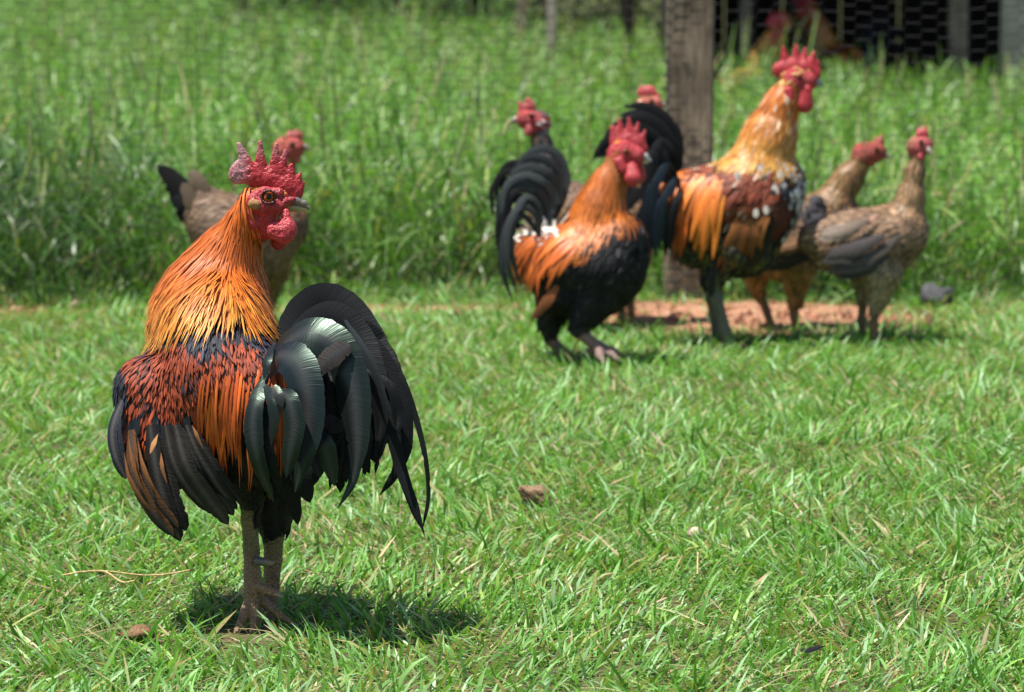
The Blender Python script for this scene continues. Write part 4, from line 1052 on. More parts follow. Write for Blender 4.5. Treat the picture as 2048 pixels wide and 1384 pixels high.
    simple_beak(b, [(1276, 309, -0.012, 9), (1290, 313, -0.014, 6.5), (1301, 322, -0.016, 2)], [(1278, 321, -0.012, 7), (1294, 324, -0.014, 3)], (0.36, 0.37, 0.36), (0.50, 0.46, 0.34))
    b.eye(1252, 303, -0.0315, 6.5, (0.30, 0.07, 0.01)); b.eye(1252, 303, 0.0115, 6.5, (0.30, 0.07, 0.01), 1)
dark_rooster()

# ================================================================== hens
def hen(label, Y0, foot_u, trunk, neck, head, legs, cols, comb, beak, eye, tail, wing, seed, xtra=None, red=(0.52, 0.07, 0.07), apex=None, legc=(0.22, 0.15, 0.08), backdir=(-1, 0.5), wattle=None, fw=0.065, facing=1):
    b = Bird('hen', Y0, foot_u, label, 'hen', 'chickens', seed=seed)
    trunk = [(u, v - 4, w_, r * 0.86) for (u, v, w_, r) in trunk]; neck = [(u, v, w_, r * (0.84, 0.70, 0.70, 0.76)[min(i, 3)]) for i, (u, v, w_, r) in enumerate(neck)]
    b.chain(trunk, 24, BODY, 1.0); b.chain(neck, 14, NECK, 1.05)
    b.chain(head, 8, HEAD, 1.2)
    if wing: b.cap(*wing['cap'], 20, WING, 0.85)
    for lg in legs:
        (a, ra, e, re), sh = lg
        b.cap(a, ra, e, re, 18, THIGH); b.chain(sh, 5, LEG); foot(b, sh[-1][0], sh[-1][1], sh[-1][2], facing, 6.5, 38)
    b.body(0.0056, regcol({BODY: cols['body'][0], NECK: cols['neck'][0], HEAD: red, LEG: legc, THIGH: cols['thigh'], WING: cols['wing'][0], FLUFF: BLK}))
    na = apex or (head[0][0], head[0][1] - 60, head[0][2])
    b.layer('body_plumage', 3200, lambda u, v, r, w: np.isin(r, (BODY, WING)), (13, 26), (5, 10), b.vec(*backdir), ncol(cols['body'], 0.03), ncol(cols['body'], 0.05), S=3, off=(0.8, 4), jit=0.2, edge=cols.get('lace'))
    b.layer('belly_plumage', 900, lambda u, v, r, w: (r == THIGH) | ((r == BODY) & (v > cols['belly_v'])), (12, 24), (5, 9), b.vec(backdir[0], 1.2), ncol(cols['belly'], 0.03), ncol(cols['belly'], 0.03), S=3, off=(1, 4), jit=0.25)
    b.layer('neck_plumage', 1600, lambda u, v, r, w: (r == NECK), (14, 34), (2.5, 5), b.apex(*na), ncol(cols['neck'], 0.03), ncol(cols['neck'][::-1], 0.03), S=4, off=(0.8, 4), jit=0.1, mat=M_HACK)
    hm = (head[0][0] + head[-1][0]) / 2 - facing * 2
    b.layer('crown_feathers', 260, lambda u, v, r, w: (r == HEAD) & (facing * (u - hm) < 0.35 * (head[0][1] - v)), (8, 16), (2.5, 4.5), b.apex(head[-1][0] + facing * 30, head[-1][1], head[-1][2]), ncol(cols['neck'], 0.05), ncol(cols['neck'], 0.05), S=3, off=(0.3, 2), jit=0.2)
    if wing:
        for sg in (-1, 1):
            for i, p in enumerate(wing['feathers']):
                split_ribbon(b, 'wing_feather', [(u, v, sg * abs(w) + wing.get('w', 0)) for (u, v, w) in p[0]], p[1], p[2], p[3], nh=(0, sg, 0.2), S=12, mat=M_FEATH, rag=0.08)
    for (p, wd, c0, c1) in tail:
        b.ribbon('tail_feather', p, wd, c0, c1, S=12, nh=(-0.1, -1, 0.3), mat=M_DARK, rag=0.06)
    simple_comb(b, comb[0], comb[1], red if len(comb) < 3 else comb[2], wattle or [], head[-1][2], 2.0)
    simple_beak(b, beak[0], beak[1], (0.30, 0.24, 0.20), (0.34, 0.28, 0.22))
    b.eye(eye[0], eye[1], eye[2], 5.5, (0.20, 0.06, 0.015)); b.eye(eye[0], eye[1], 2 * head[-1][2] - eye[2], 5.5, (0.2, 0.06, 0.015), 1)
    if xtra: xtra(b)
    return b

BRN1, BRN2, TAN, SLATE = (0.17, 0.10, 0.06), (0.27, 0.16, 0.09), (0.36, 0.24, 0.15), (0.055, 0.05, 0.052)
# brown hen behind the front rooster
hen('brown hen with a black tail and red face, half hidden behind the front rooster', 7.5, 500,
    [(398, 402, 0, 36), (432, 446, 0, 60), (515, 480, 0, 84), (566, 455, 0, 56)], [(560, 420, 0, 50), (563, 360, 0, 36), (570, 315, 0, 28)], [(572, 300, 0, 27), (588, 296, 0, 22)],
    [(((500, 540, -0.04), 46, (495, 610, -0.04), 22), [(495, 608, -0.04, 12), (500, 645, -0.04, 9), (508, 670, -0.04, 9)]), (((530, 540, 0.04), 46, (525, 610, 0.04), 22), [(525, 608, 0.04, 12), (530, 645, 0.04, 9), (536, 665, 0.04, 9)])],
    dict(body=[(0.19, 0.12, 0.075), (0.13, 0.08, 0.05), (0.22, 0.15, 0.10)], neck=[(0.36, 0.15, 0.05), (0.24, 0.11, 0.045)], thigh=(0.16, 0.10, 0.04), belly=[(0.16, 0.10, 0.035), (0.20, 0.13, 0.05)], belly_v=500, wing=[(0.15, 0.1, 0.06)]),
    ([(578, 276, 9), (596, 272, 8)], [(582, 272, 8, 580, 264, 4), (592, 270, 8, 593, 261, 4), (600, 274, 6, 603, 267, 3)]), ([(598, 292, 0, 8), (610, 293, 0, 5), (620, 297, 0, 2)], [(600, 299, 0, 5), (613, 299, 0, 2)]), (584, 288, -0.020),
    [([(410, 420, 0), (370, 380, 0), (315, 330, 0)], 40, (0.02, 0.017, 0.015), (0.014, 0.013, 0.013)), ([(405, 430, 0.02), (365, 400, 0.02), (330, 358, 0.02)], 40, BLK, BLK), ([(400, 430, -0.02), (370, 410, -0.02), (345, 395, -0.02)], 36, BLK, BLK),
     ([(410, 440, 0.01), (380, 430, 0.01), (352, 408, 0.01)], 40, BLK, BLK), ([(430, 420, -0.025), (400, 370, -0.03), (378, 342, -0.03)], 36, (0.17, 0.11, 0.075), (0.25, 0.18, 0.13)), ([(420, 430, -0.03), (385, 400, -0.035), (365, 365, -0.035)], 30, (0.15, 0.10, 0.07), (0.2, 0.14, 0.1))],
    dict(cap=((460, 455, 0), 56, (510, 475, 0), 66), feathers=[([(520, 440, 0.09), (460, 455, 0.09), (400, 450, 0.06)], 34, (0.17, 0.11, 0.07), (0.12, 0.08, 0.05))]), 21, red=(0.50, 0.085, 0.07),
    wattle=[[((594, 308, -0.008), 8, (593, 318, -0.008), 9)]])

# slate hen facing left
def worm(b):
    pr = []; b.chain([(1018, 243, 0, 3), (1012, 258, 0, 2.2), (1006, 270, 0, 1.8)], 2, 0, 1, pr); b.blob('straw', pr, 0.0012, M_DEBRIS, (0.42, 0.36, 0.16), label='wisp of straw held in the beak')
hen('hen facing left with a pale ringed red face, behind the black bodied rooster', 7.62, 1140,
    [(1100, 420, 0, 50), (1130, 430, 0, 66), (1175, 445, 0, 64), (1215, 430, 0, 40)], [(1098, 385, 0, 42), (1092, 320, 0, 29), (1078, 265, 0, 24)], [(1076, 246, 0, 25), (1052, 238, 0, 20)],
    [(((1130, 500, -0.04), 40, (1130, 570, -0.04), 20), [(1130, 568, -0.04, 11), (1136, 610, -0.04, 9), (1128, 655, -0.04, 9)]), (((1160, 500, 0.04), 40, (1160, 570, 0.04), 20), [(1160, 568, 0.04, 11), (1166, 610, 0.04, 9), (1158, 650, 0.04, 9)])],
    dict(body=[(0.20, 0.11, 0.06), (0.10, 0.07, 0.05), (0.30, 0.17, 0.09)], neck=[(0.028, 0.030, 0.032), (0.10, 0.11, 0.11), (0.03, 0.03, 0.03), (0.26, 0.10, 0.03)], thigh=(0.12, 0.08, 0.05), belly=[(0.16, 0.10, 0.06), (0.2, 0.12, 0.07)], belly_v=500, wing=[(0.15, 0.1, 0.06)]),
    ([(1046, 222, 9), (1060, 216, 10)], [(1044, 220, 8, 1040, 206, 4), (1056, 212, 8, 1056, 198, 4), (1064, 214, 6, 1064, 203, 3)]), ([(1042, 236, 0, 8), (1030, 239, 0, 5), (1018, 244, 0, 2)], [(1042, 243, 0, 5), (1024, 246, 0, 2)]), (1062, 230, -0.020),
    [([(1210, 420, 0), (1240, 390, 0), (1270, 350, 0)], 40, (0.05, 0.035, 0.025), BLK), ([(1210, 430, 0.02), (1250, 405, 0.02), (1280, 375, 0.02)], 40, BLK, BLK)], None, 22, red=(0.50, 0.06, 0.065), backdir=(1, 0.5), facing=-1,
    wattle=[[((1060, 254, -0.014), 9, (1058, 264, -0.016), 9)]], xtra=lambda b: (b.layer('face_fluff', 120, lambda u, v, r, w: (r == HEAD) & (u > 1072) | (r == NECK) & (v < 270), (8, 15), (4, 7), b.vec(0.6, 1), (0.55, 0.50, 0.47), (0.5, 0.45, 0.42), S=3, off=(0.5, 3), jit=0.3), worm(b)))

# hen peeping over the spangled rooster's tail
hen('red combed hen whose head peeps out above the spangled rooster\'s black tail', 7.72, 1250,
    [(1262, 400, 0, 40), (1262, 450, 0, 52), (1245, 470, 0, 40)], [(1272, 370, 0, 36), (1285, 290, 0, 26), (1292, 232, 0, 21)], [(1292, 212, 0, 21), (1308, 208, 0, 18)],
    [(((1250, 500, -0.03), 36, (1246, 570, -0.03), 18), [(1246, 568, -0.03, 10), (1242, 610, -0.03, 8), (1246, 650, -0.03, 8)]), (((1268, 500, 0.03), 36, (1264, 570, 0.03), 18), [(1264, 568, 0.03, 10), (1260, 610, 0.03, 8), (1264, 645, 0.03, 8)])],
    dict(body=[BRN1, BRN2], neck=[(0.30, 0.16, 0.06), (0.20, 0.10, 0.04)], thigh=BRN1, belly=[BRN1, BRN2], belly_v=480, wing=[BRN1]),
    ([(1282, 186, 8), (1298, 184, 11), (1312, 194, 9)], [(1290, 182, 9, 1284, 176, 5), (1302, 184, 9, 1302, 176, 5)], (0.62, 0.08, 0.08)), ([(1314, 206, 0, 8), (1326, 209, 0, 5), (1336, 214, 0, 2)], [(1314, 213, 0, 5), (1328, 215, 0, 2)]), (1303, 202, -0.017),
    [([(1240, 460, 0), (1225, 430, 0), (1215, 400, 0)], 34, BLK, BLK)], None, 23, red=(0.58, 0.16, 0.12),
    xtra=lambda b: b.layer('face_fluff', 60, lambda u, v, r, w: (r == HEAD) & (u < 1290), (9, 15), (5, 8), b.vec(-1, 0.4), (0.62, 0.42, 0.26), (0.6, 0.4, 0.25), S=3, off=(0.5, 3), jit=0.3))

# two hens on the bare soil at the right
hen('golden necked brown hen standing between the spangled rooster and the palest hen', 7.60, 1560,
    [(1518, 500, 0, 54), (1570, 492, 0, 76), (1635, 462, 0, 70), (1668, 430, 0, 50)], [(1662, 415, 0, 48), (1695, 360, 0, 36), (1722, 322, 0, 29)], [(1730, 310, 0, 27), (1752, 304, 0, 21)],
    [(((1594, 540, -0.04), 34, (1592, 600, -0.04), 14), [(1592, 598, -0.04, 10), (1588, 635, -0.04, 8), (1592, 660, -0.04, 8)]), (((1510, 535, 0.04), 32, (1518, 580, 0.04), 13), [(1520, 588, 0.04, 10), (1534, 625, 0.04, 8), (1542, 652, 0.04, 8)])],
    dict(body=[(0.15, 0.09, 0.05), (0.085, 0.055, 0.038), (0.22, 0.115, 0.06)], neck=[(0.28, 0.18, 0.06), (0.17, 0.10, 0.04), (0.26, 0.11, 0.045)], thigh=(0.24, 0.13, 0.04), belly=[(0.30, 0.17, 0.05), (0.24, 0.12, 0.04)], belly_v=525, wing=[BRN1]),
    ([(1750, 288, 6), (1762, 286, 7)], [(1752, 286, 6, 1752, 274, 3), (1762, 284, 6, 1764, 271, 3)]), ([(1762, 305, 0, 8), (1772, 310, 0, 5), (1782, 317, 0, 2)], [(1762, 312, 0, 5), (1775, 316, 0, 2)]), (1754, 298, -0.020),
    [([(1520, 480, 0), (1480, 460, 0), (1440, 430, 0)], 46, (0.08, 0.055, 0.04), (0.04, 0.03, 0.025)), ([(1520, 490, 0.02), (1480, 480, 0.02), (1445, 455, 0.02)], 46, (0.05, 0.04, 0.03), BLK)],
    dict(cap=((1580, 480, 0), 66, (1630, 465, 0), 60), feathers=[([(1650, 430, 0.08), (1625, 420, 0.085), (1612, 425, 0.085)], 50, SLATE, (0.09, 0.085, 0.09)), ([(1650, 460, 0.085), (1630, 455, 0.09), (1612, 445, 0.09)], 46, SLATE, (0.12, 0.115, 0.12)),
        ([(1640, 490, 0.08), (1580, 510, 0.085), (1520, 518, 0.07)], 26, (0.06, 0.045, 0.04), (0.04, 0.032, 0.03)), ([(1640, 505, 0.075), (1580, 525, 0.08), (1530, 528, 0.07)], 22, (0.05, 0.04, 0.035), (0.04, 0.032, 0.03)), ([(1640, 475, 0.085), (1590, 490, 0.09), (1540, 500, 0.08)], 28, (0.24, 0.13, 0.07), (0.2, 0.11, 0.06))]), 24, red=(0.40, 0.07, 0.05))
hen('pale brown hen with upright neck, rightmost of the flock', 7.36, 1735,
    [(1630, 480, 0, 34), (1680, 492, 0, 58), (1750, 498, 0, 72), (1800, 470, -0.01, 62)], [(1806, 450, -0.01, 52), (1822, 395, -0.015, 32), (1830, 345, -0.015, 20), (1835, 312, -0.015, 18)], [(1836, 294, -0.015, 23), (1846, 292, -0.02, 20)],
    [(((1764, 548, -0.045), 38, (1756, 606, -0.045), 15), [(1756, 602, -0.045, 10), (1746, 650, -0.045, 8.5), (1752, 686, -0.045, 9)]), (((1732, 545, 0.04), 34, (1728, 590, 0.04), 13), [(1728, 596, 0.04, 10), (1722, 640, 0.04, 8), (1728, 678, 0.04, 9)])],
    dict(body=[(0.24, 0.145, 0.08), (0.11, 0.068, 0.045), (0.31, 0.20, 0.12)], neck=[(0.32, 0.19, 0.09), (0.24, 0.14, 0.07), (0.38, 0.24, 0.12)], thigh=(0.25, 0.20, 0.13), belly=[(0.27, 0.21, 0.13), (0.20, 0.14, 0.07)], belly_v=540, wing=[BRN1]),
    ([(1838, 270, 7), (1850, 268, 8)], [(1840, 268, 7, 1838, 258, 3), (1848, 266, 7, 1850, 254, 3)], (0.60, 0.06, 0.08)), ([(1852, 294, -0.024, 8), (1858, 300, -0.034, 5), (1862, 306, -0.04, 2)], [(1852, 302, -0.024, 5), (1858, 307, -0.034, 2)]), (1842, 284, -0.038),
    [([(1650, 480, 0), (1625, 468, 0), (1598, 462, 0)], 40, (0.24, 0.17, 0.12), (0.18, 0.12, 0.08)), ([(1650, 490, 0.01), (1625, 485, 0.01), (1604, 484, 0.01)], 40, (0.2, 0.13, 0.09), (0.16, 0.1, 0.07))],
    dict(cap=((1700, 485, 0), 60, (1770, 480, 0), 62), w=0, feathers=[([(1800, 470, 0.075), (1740, 520, 0.088), (1660, 535, 0.07)], 30, (0.10, 0.08, 0.07), (0.06, 0.05, 0.045)), ([(1790, 500, 0.07), (1740, 535, 0.082), (1680, 548, 0.065)], 24, (0.06, 0.05, 0.042), (0.04, 0.034, 0.03)),
        ([(1770, 470, 0.085), (1710, 500, 0.09), (1650, 515, 0.07)], 32, (0.075, 0.062, 0.06), (0.055, 0.048, 0.046)), ([(1740, 440, 0.075), (1690, 462, 0.08), (1640, 470, 0.06)], 28, (0.20, 0.14, 0.10), (0.34, 0.27, 0.22)), ([(1752, 432, 0.066), (1742, 440, 0.07), (1732, 450, 0.072)], 10, (0.60, 0.30, 0.24), (0.55, 0.28, 0.22))]), 25,
    wattle=[[((1842, 308, -0.03), 7, (1842, 315, -0.032), 7)]], red=(0.54, 0.10, 0.10))

# two roosters far back in the shade
KF = (F / 14.45) / (F / 7.36)
tall_rooster('far rooster with a red comb standing in tall grass before the dark shelter', 14.5, (1600, 160, 1560, 56, 0.51, 1), 5, False)
tall_rooster('far rooster with red face at the top edge, deep in the shade of the shelter', 15.3, (1600, 160, 1606, 6, 0.48, -1), 6, False)

# ================================================================== fence, shelter, posts
def wood_mat(name, a, c, rough=0.85):
    m, t, b = new_mat(name)
    tc = nd(t, 'ShaderNodeTexCoord'); mp = nd(t, 'ShaderNodeMapping'); mp.inputs['Scale'].default_value = (14, 14, 1.6)
    t.links.new(tc.outputs['Object'], mp.inputs[0])
    n1 = nd(t, 'ShaderNodeTexNoise', Scale=5.0, Detail=8.0, Roughness=0.65); t.links.new(mp.outputs[0], n1.inputs['Vector'])
    n2 = nd(t, 'ShaderNodeTexNoise', Scale=9.0, Detail=4.0); t.links.new(tc.outputs['Object'], n2.inputs['Vector'])
    mx0 = nd(t, 'ShaderNodeMath', operation='MULTIPLY_ADD'); mx0.inputs[1].default_value = 0.5
    t.links.new(n2.outputs[0], mx0.inputs[0]); 
    h = nd(t, 'ShaderNodeMath', operation='MULTIPLY'); h.inputs[1].default_value = 0.6; t.links.new(n1.outputs[0], h.inputs[0]); t.links.new(h.outputs[0], mx0.inputs[2])
    cr = nd(t, 'ShaderNodeValToRGB'); cr.color_ramp.elements[0].position = 0.40; cr.color_ramp.elements[1].position = 0.68
    cr.color_ramp.elements[0].color = (*a, 1); cr.color_ramp.elements[1].color = (*c, 1)
    t.links.new(mx0.outputs[0], cr.inputs[0]); t.links.new(cr.outputs[0], b.inputs['Base Color'])
    bp = nd(t, 'ShaderNodeBump', Strength=0.7, Distance=0.006); t.links.new(n1.outputs[0], bp.inputs['Height']); t.links.new(bp.outputs[0], b.inputs['Normal'])
    b.inputs['Roughness'].default_value = rough; b.inputs['Specular IOR Level'].default_value = 0.2
    return m
M_POST = wood_mat('weathered_timber', (0.085, 0.062, 0.043), (0.36, 0.29, 0.205))
M_PALE = wood_mat('bleached_timber', (0.30, 0.25, 0.19), (0.48, 0.43, 0.36))
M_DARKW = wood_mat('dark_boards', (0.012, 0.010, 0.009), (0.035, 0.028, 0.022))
m_, t_, b_ = new_mat('galvanised_wire'); b_.inputs['Base Color'].default_value = (0.013, 0.013, 0.013, 1); b_.inputs['Metallic'].default_value = 0.2; b_.inputs['Roughness'].default_value = 0.7
M_WIRE = m_

def post(name, x, y, wx, wy, h, mat, parent=None, lean=0.0, seed=0):
    """square sawn post with worn corners and a slightly uneven face"""
    R = np.random.default_rng(seed); n = 15; zs = np.linspace(-0.03, h, n); V = []
    cs = 0.16
    ring = [(-1 + cs, -1), (1 - cs, -1), (1, -1 + cs), (1, 1 - cs), (1 - cs, 1), (-1 + cs, 1), (-1, 1 - cs), (-1, -1 + cs)]
    for i, z in enumerate(zs):
        k = 1 + R.normal(0, 0.012); ox = lean * z + R.normal(0, 0.0012)
        for (a, c) in ring: V.append((x + ox + a * wx / 2 * k, y + c * wy / 2 * k, z))
    Q = [(i * 8 + j, i * 8 + (j + 1) % 8, (i + 1) * 8 + (j + 1) % 8, (i + 1) * 8 + j) for i in range(n - 1) for j in range(8)]
    t0 = (n - 1) * 8; Q += [(t0, t0 + 1, t0 + 2, t0 + 3), (t0, t0 + 3, t0 + 4, t0 + 7), (t0 + 4, t0 + 5, t0 + 6, t0 + 7)]
    V = np.array(V)
    base = np.array(parent.location) if parent is not None else None
    return mesh(name, V, Q, mat, parent, base=base, smooth=False)

def tubes(segs, r, n=4):
    """prisms along segments: segs (N,2,3)"""
    a, c = segs[:, 0], segs[:, 1]; d = nrm(c - a)
    up = np.where(np.abs(d[:, 1:2]) < 0.9, np.array([[0, 1.0, 0]]), np.array([[1.0, 0, 0]]))
    e1 = nrm(np.cross(d, up)); e2 = np.cross(d, e1); r = np.broadcast_to(r, len(a))[:, None]
    V = []
    for q in (a, c):
        for k in range(n):
            g = 2 * math.pi * k / n; V.append(q + r * (math.cos(g) * e1 + math.sin(g) * e2))
    V = np.stack(V, 1).reshape(-1, 3); b0 = (np.arange(len(a)) * 2 * n)[:, None, None]
    q = np.array([(k, (k + 1) % n, n + (k + 1) % n, n + k) for k in range(n)])[None]
    return V, (b0 + q).reshape(-1, 4)

def hexnet(x0, x1, z0, z1, y, pw, ph, tw, seed, ra=0.0010, rb=0.00055):
    """hexagon netting with its twists lying level: column pitch pw, row pitch ph, twist length tw"""
    nx = int((x1 - x0) / pw); nz = int((z1 - z0) / ph)
    I, J = np.meshgrid(np.arange(nx), np.arange(nz), indexing='ij')
    cx = x0 + I * pw; cz = z0 + (J + 0.5 * (I % 2)) * ph
    sag = lambda X, Z: np.stack([X + 0.006 * np.sin(Z * 9 + X * 3), y + 0.012 * np.sin(X * 2.6) * np.sin(Z * 3.0) + 0 * X, Z + 0.008 * np.sin(X * 5.1) + 0.004 * np.sin(X * 13 + Z * 8)], -1)
    A = sag(cx - tw / 2, cz); B = sag(cx + tw / 2, cz)
    S1 = np.stack([A, B], -2).reshape(-1, 2, 3)
    S = []
    for dj in (0, 1):
        # right end of a twist to the left end of the neighbours in the next column
        jj = J[:-1] + np.where(I[:-1] % 2 == 0, dj - 1, dj)
        ok = (jj >= 0) & (jj < nz)
        S.append(np.stack([B[:-1][ok], A[1:][np.arange(nx - 1)[:, None].repeat(nz, 1)[ok], jj[ok]]], -2))
    S2 = np.concatenate(S)
    v1, q1 = tubes(S1, ra, 4); v2, q2 = tubes(S2, rb, 3)
    return v1, q1, v2, q2

FY = groundY(602)
def build_fence():
    e = tag(empty('fence', (0, FY, 0)), 'chicken wire fence on square timber posts between lawn and tall grass', 'fence')
    px = P(1377, 600, FY)[0]
    post('post', px, FY + 0.055, 0.103, 0.10, 1.45, M_POST, e, 0.004, 1)
    post('post', px - 2.5, FY + 0.055, 0.10, 0.10, 1.45, M_POST, e, 0, 2)
    post('post', px + 2.5, FY + 0.055, 0.10, 0.10, 1.45, M_POST, e, 0, 3)
    v1, q1, v2, q2 = hexnet(-2.2, 2.9, 0.01, 1.25, FY - 0.004, 0.0362, 0.0300, 0.029, 1)
    V = np.concatenate([v1, v2]); n1 = len(v1)
    o = mesh('wire_mesh', np.concatenate([v1, v2]), np.concatenate([q1, q2 + n1]), M_WIRE, e, base=(0, FY, 0)); o['kind'] = 'stuff'
    v1, q1, v2, q2 = hexnet(px - 0.052, px + 0.056, 0.03, 1.25, FY - 0.001, 0.0362, 0.0300, 0.026, 2, 0.0019, 0.0013)
    n1 = len(v1); o = mesh('wire_mesh', np.concatenate([v1, v2]) * np.array([1, 1, 1]) + np.array([0.012, 0, 0.008]), np.concatenate([q1, q2 + n1]), M_WIRE, e, base=(0, FY, 0)); o['kind'] = 'stuff'
    for (u, v) in ((1366, 207), (1402, 328), (1352, 60), (1388, 455)):
        p = P(u, v, FY - 0.006); s = np.array([[p + (-0.008, 0, 0), p + (0.008, 0, 0.001)]]); vv, qq = tubes(s, 0.0022, 6)
        mesh('staple', vv, qq, M_WIRE, e, base=(0, FY, 0))
build_fence()

def build_shelter():
    y0, y1 = 14.45, 17.8; x0, x1 = 0.74, 5.2; h0, h1 = 1.75, 1.35
    e = tag(empty('shelter', (x0, y0, 0)), 'dark open fronted poultry shelter at the back right', 'shelter'); B = (x0, y0, 0)
    def bx(name, *a, mat=M_DARKW):
        V, Q = box_vf(*a); return mesh(name, V, Q, mat, e, base=B, smooth=False)
    n = 16; wb = (x1 - x0) / n
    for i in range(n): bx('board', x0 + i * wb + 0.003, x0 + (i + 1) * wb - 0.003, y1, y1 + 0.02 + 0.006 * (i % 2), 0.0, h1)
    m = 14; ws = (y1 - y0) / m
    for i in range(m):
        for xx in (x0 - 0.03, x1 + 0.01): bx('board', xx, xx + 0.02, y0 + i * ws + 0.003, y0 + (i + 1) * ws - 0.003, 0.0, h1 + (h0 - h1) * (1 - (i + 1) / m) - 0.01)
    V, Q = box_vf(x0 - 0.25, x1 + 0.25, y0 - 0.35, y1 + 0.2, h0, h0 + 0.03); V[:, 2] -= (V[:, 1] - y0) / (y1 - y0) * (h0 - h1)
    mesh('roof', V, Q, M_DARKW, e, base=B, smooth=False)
    bx('floor', x0, x1, y0, y1, 0.0, 0.012)
    for (u, yy, wd, mt) in ((2030, y0 - 0.1, 0.10, M_PALE), (1915, y0 + 0.5, 0.075, M_POST), (1490, y0 + 0.6, 0.05, M_POST)):
        xx = P(u, 60, yy)[0]; post('post', xx, yy, wd, wd, h0 - 0.1, mt, e, 0, int(u))
build_shelter()

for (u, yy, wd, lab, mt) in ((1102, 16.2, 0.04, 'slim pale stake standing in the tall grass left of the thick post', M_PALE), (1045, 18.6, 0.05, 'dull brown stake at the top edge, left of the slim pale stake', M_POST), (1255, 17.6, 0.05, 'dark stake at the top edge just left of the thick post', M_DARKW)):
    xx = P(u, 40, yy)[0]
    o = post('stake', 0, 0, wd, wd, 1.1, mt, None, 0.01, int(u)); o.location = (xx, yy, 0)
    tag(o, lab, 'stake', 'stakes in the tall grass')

# dark hedge behind the grass, left of the shelter
def build_hedge():
    e = tag(empty('hedge', (-0.2, 20.5, 0)), 'dark leafy hedge behind the tall grass at the top edge', 'hedge')
    n = 15000
    p = np.stack([rng.uniform(-1.6, 1.1, n), rng.uniform(19.6, 21.4, n), rng.uniform(0.05, 1.6, n)], -1)
    r = np.abs(p[:, 1] - 20.5) / 0.9 + (vnoise(p, 2.5, 77) - 0.5) * 0.9; p = p[(r < 0.95)]
    n = len(p); C = palette(n, [(0.03, 0.075, 0.015), (0.05, 0.10, 0.02), (0.02, 0.05, 0.012)], [3, 2, 3])
    V, Q, C = blades(p, rng.uniform(0, 6.28, n), rng.uniform(0.5, 1.8, n), rng.uniform(1.0, 2.2, n), rng.uniform(0.05, 0.09, n), rng.uniform(0.025, 0.04, n), C, C, 2, prof=np.array([0.2, 1, 0.1]))
    o = mesh('foliage', V, Q, M_TALL, e, colr=C, base=(-0.2, 20.5, 0)); o['kind'] = 'stuff'
    for i in range(7):
        x = -1.5 + i * 0.42; s = np.array([[(x, 20.5, 0), (x + 0.05, 20.45, 0.7)], [(x + 0.05, 20.45, 0.7), (x - 0.1, 20.6, 1.3)]], float)
        v, q = tubes(s, np.array([0.03, 0.02]), 6); mesh('stem', v, q, M_POST, e, base=(-0.2, 20.5, 0))
build_hedge()

# ================================================================== small things lying about
def lump(name, u, v, r, colr, label, cat, seed, flat=0.6, rough=0.35):
    y = groundY(v); p = P(u, v, y); R = r * y / F
    k, n = 9, 14; A = np.linspace(0, math.pi, k); Bn = np.linspace(0, 2 * math.pi, n, endpoint=False)
    D = np.array([(math.sin(a) * math.cos(q), math.sin(a) * math.sin(q), math.cos(a)) for a in A for q in Bn])
    V = D * (R * (1 - rough / 2 + rough * (vnoise(D + seed, 2.2, seed) + 0.5 * vnoise(D, 5, seed))))[:, None] * np.array([1, 1, flat])
    Q = [(i * n + j, i * n + (j + 1) % n, (i + 1) * n + (j + 1) % n, (i + 1) * n + j) for i in range(k - 1) for j in range(n)]
    C = np.array(colr) * (0.7 + 0.6 * vnoise(D, 4, seed))[:, None]
    o = mesh(name, V, Q, M_DEBRIS, colr=C); o.location = (p[0], p[1], R * flat * 0.4 + 0.008); return tag(o, label, cat)
lump('soil_clod', 1075, 1005, 24, (0.20, 0.125, 0.075), 'crumbly brown clod of soil in the middle of the lawn', 'clod', 1, 0.5, 1.5)
lump('soil_clod', 276, 1284, 22, (0.17, 0.10, 0.05), 'small brown clod of soil near the front left of the lawn', 'clod', 2, 0.45, 1.5)
lump('snail_shell', 1390, 1082, 15, (0.50, 0.38, 0.28), 'small pale brown snail shell lying on the right of the lawn', 'shell', 3, 0.8, 0.3)
lump('stone', 1872, 610, 22, (0.07, 0.07, 0.075), 'grey stone at the foot of the fence on the right', 'stone', 4, 0.8, 1.6)
lump('white_petal', 1655, 690, 9, (0.75, 0.72, 0.70), 'small white fleck in the grass below the hens', 'petal', 5, 0.5, 0.4)

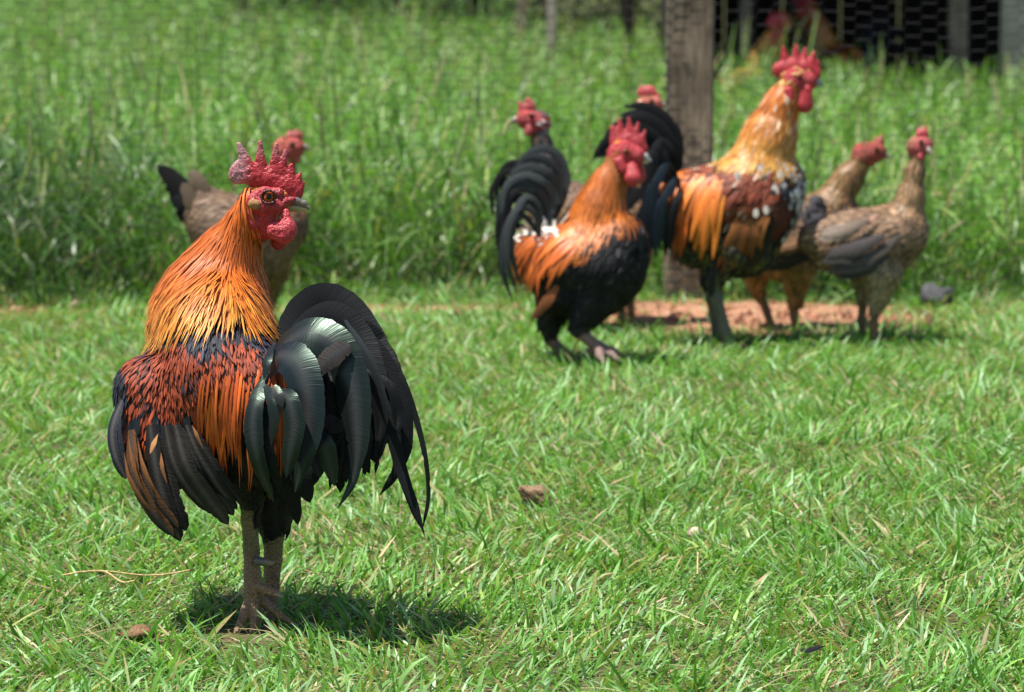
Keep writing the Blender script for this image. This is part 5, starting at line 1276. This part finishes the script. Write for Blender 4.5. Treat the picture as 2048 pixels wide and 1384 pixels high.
def stalk(u0, v0, u1, v1, r, label):
    y0, y1 = groundY(v0), groundY(v1); a = P(u0, v0, y0); c = P(u1, v1, y1); a[2] = c[2] = 0.034
    t = np.linspace(0, 1, 9)[:, None]; pts = a + (c - a) * t + np.array([0, 0, 1]) * 0.004 * np.sin(t * 7) + np.array([0, 1, 0]) * 0.003 * np.sin(t * 5)
    base = a.copy(); base[2] = 0
    V, Q = tubes(np.stack([pts[:-1], pts[1:]], 1), r, 6)
    o = mesh('straw_stalk', V - base, Q, M_DEBRIS, colr=np.tile([0.50, 0.37, 0.17], (len(V), 1))); o.location = tuple(base)
    tag(o, label, 'straw', 'dry straws on the lawn')
stalk(126, 1203, 390, 1194, 0.0012, 'long dry straw lying level on the lawn left of the front rooster')
stalk(190, 1197, 272, 1217, 0.0011, 'short dry straw crossing below the long one')
stalk(1396, 1156, 1394, 1205, 0.0011, 'short upright dry straw on the right of the lawn')
def dropped_feather():
    y = groundY(1330); a = P(1600, 1352, groundY(1352)); c = P(1650, 1292, y); 
    pts = catmull(np.array([a + (0, 0, 0.03), (a + c) / 2 + (-0.008, 0, 0.012), c]), 15)
    d = nrm(np.gradient(pts, axis=0)); side = nrm(np.cross(d, np.array([0, -0.8, 0.6])))
    wd = 0.0045 * np.interp(np.linspace(0, 1, 15), [0, 0.3, 0.8, 1], [0.3, 1, 0.7, 0.05])[:, None]
    V = np.stack([pts - side * wd, pts + np.array([0, -0.0008, 0.0008]), pts + side * wd], 1).reshape(-1, 3)
    Q = [(3 * k + j, 3 * k + j + 1, 3 * k + j + 4, 3 * k + j + 3) for k in range(14) for j in (0, 1)]
    uv = np.stack([np.tile([-1.0, 0, 1], 15), np.repeat(np.linspace(0, 0.05, 15), 3)], -1)
    base = np.array([a[0], a[1], 0])
    o = mesh('feather', V - base, Q, M_DARK, colr=np.tile([0.02, 0.018, 0.02], (45, 1)), uv=uv); o.location = tuple(base)
    tag(o, 'small dark dropped feather lying in the grass at the front right', 'feather')
dropped_feather()
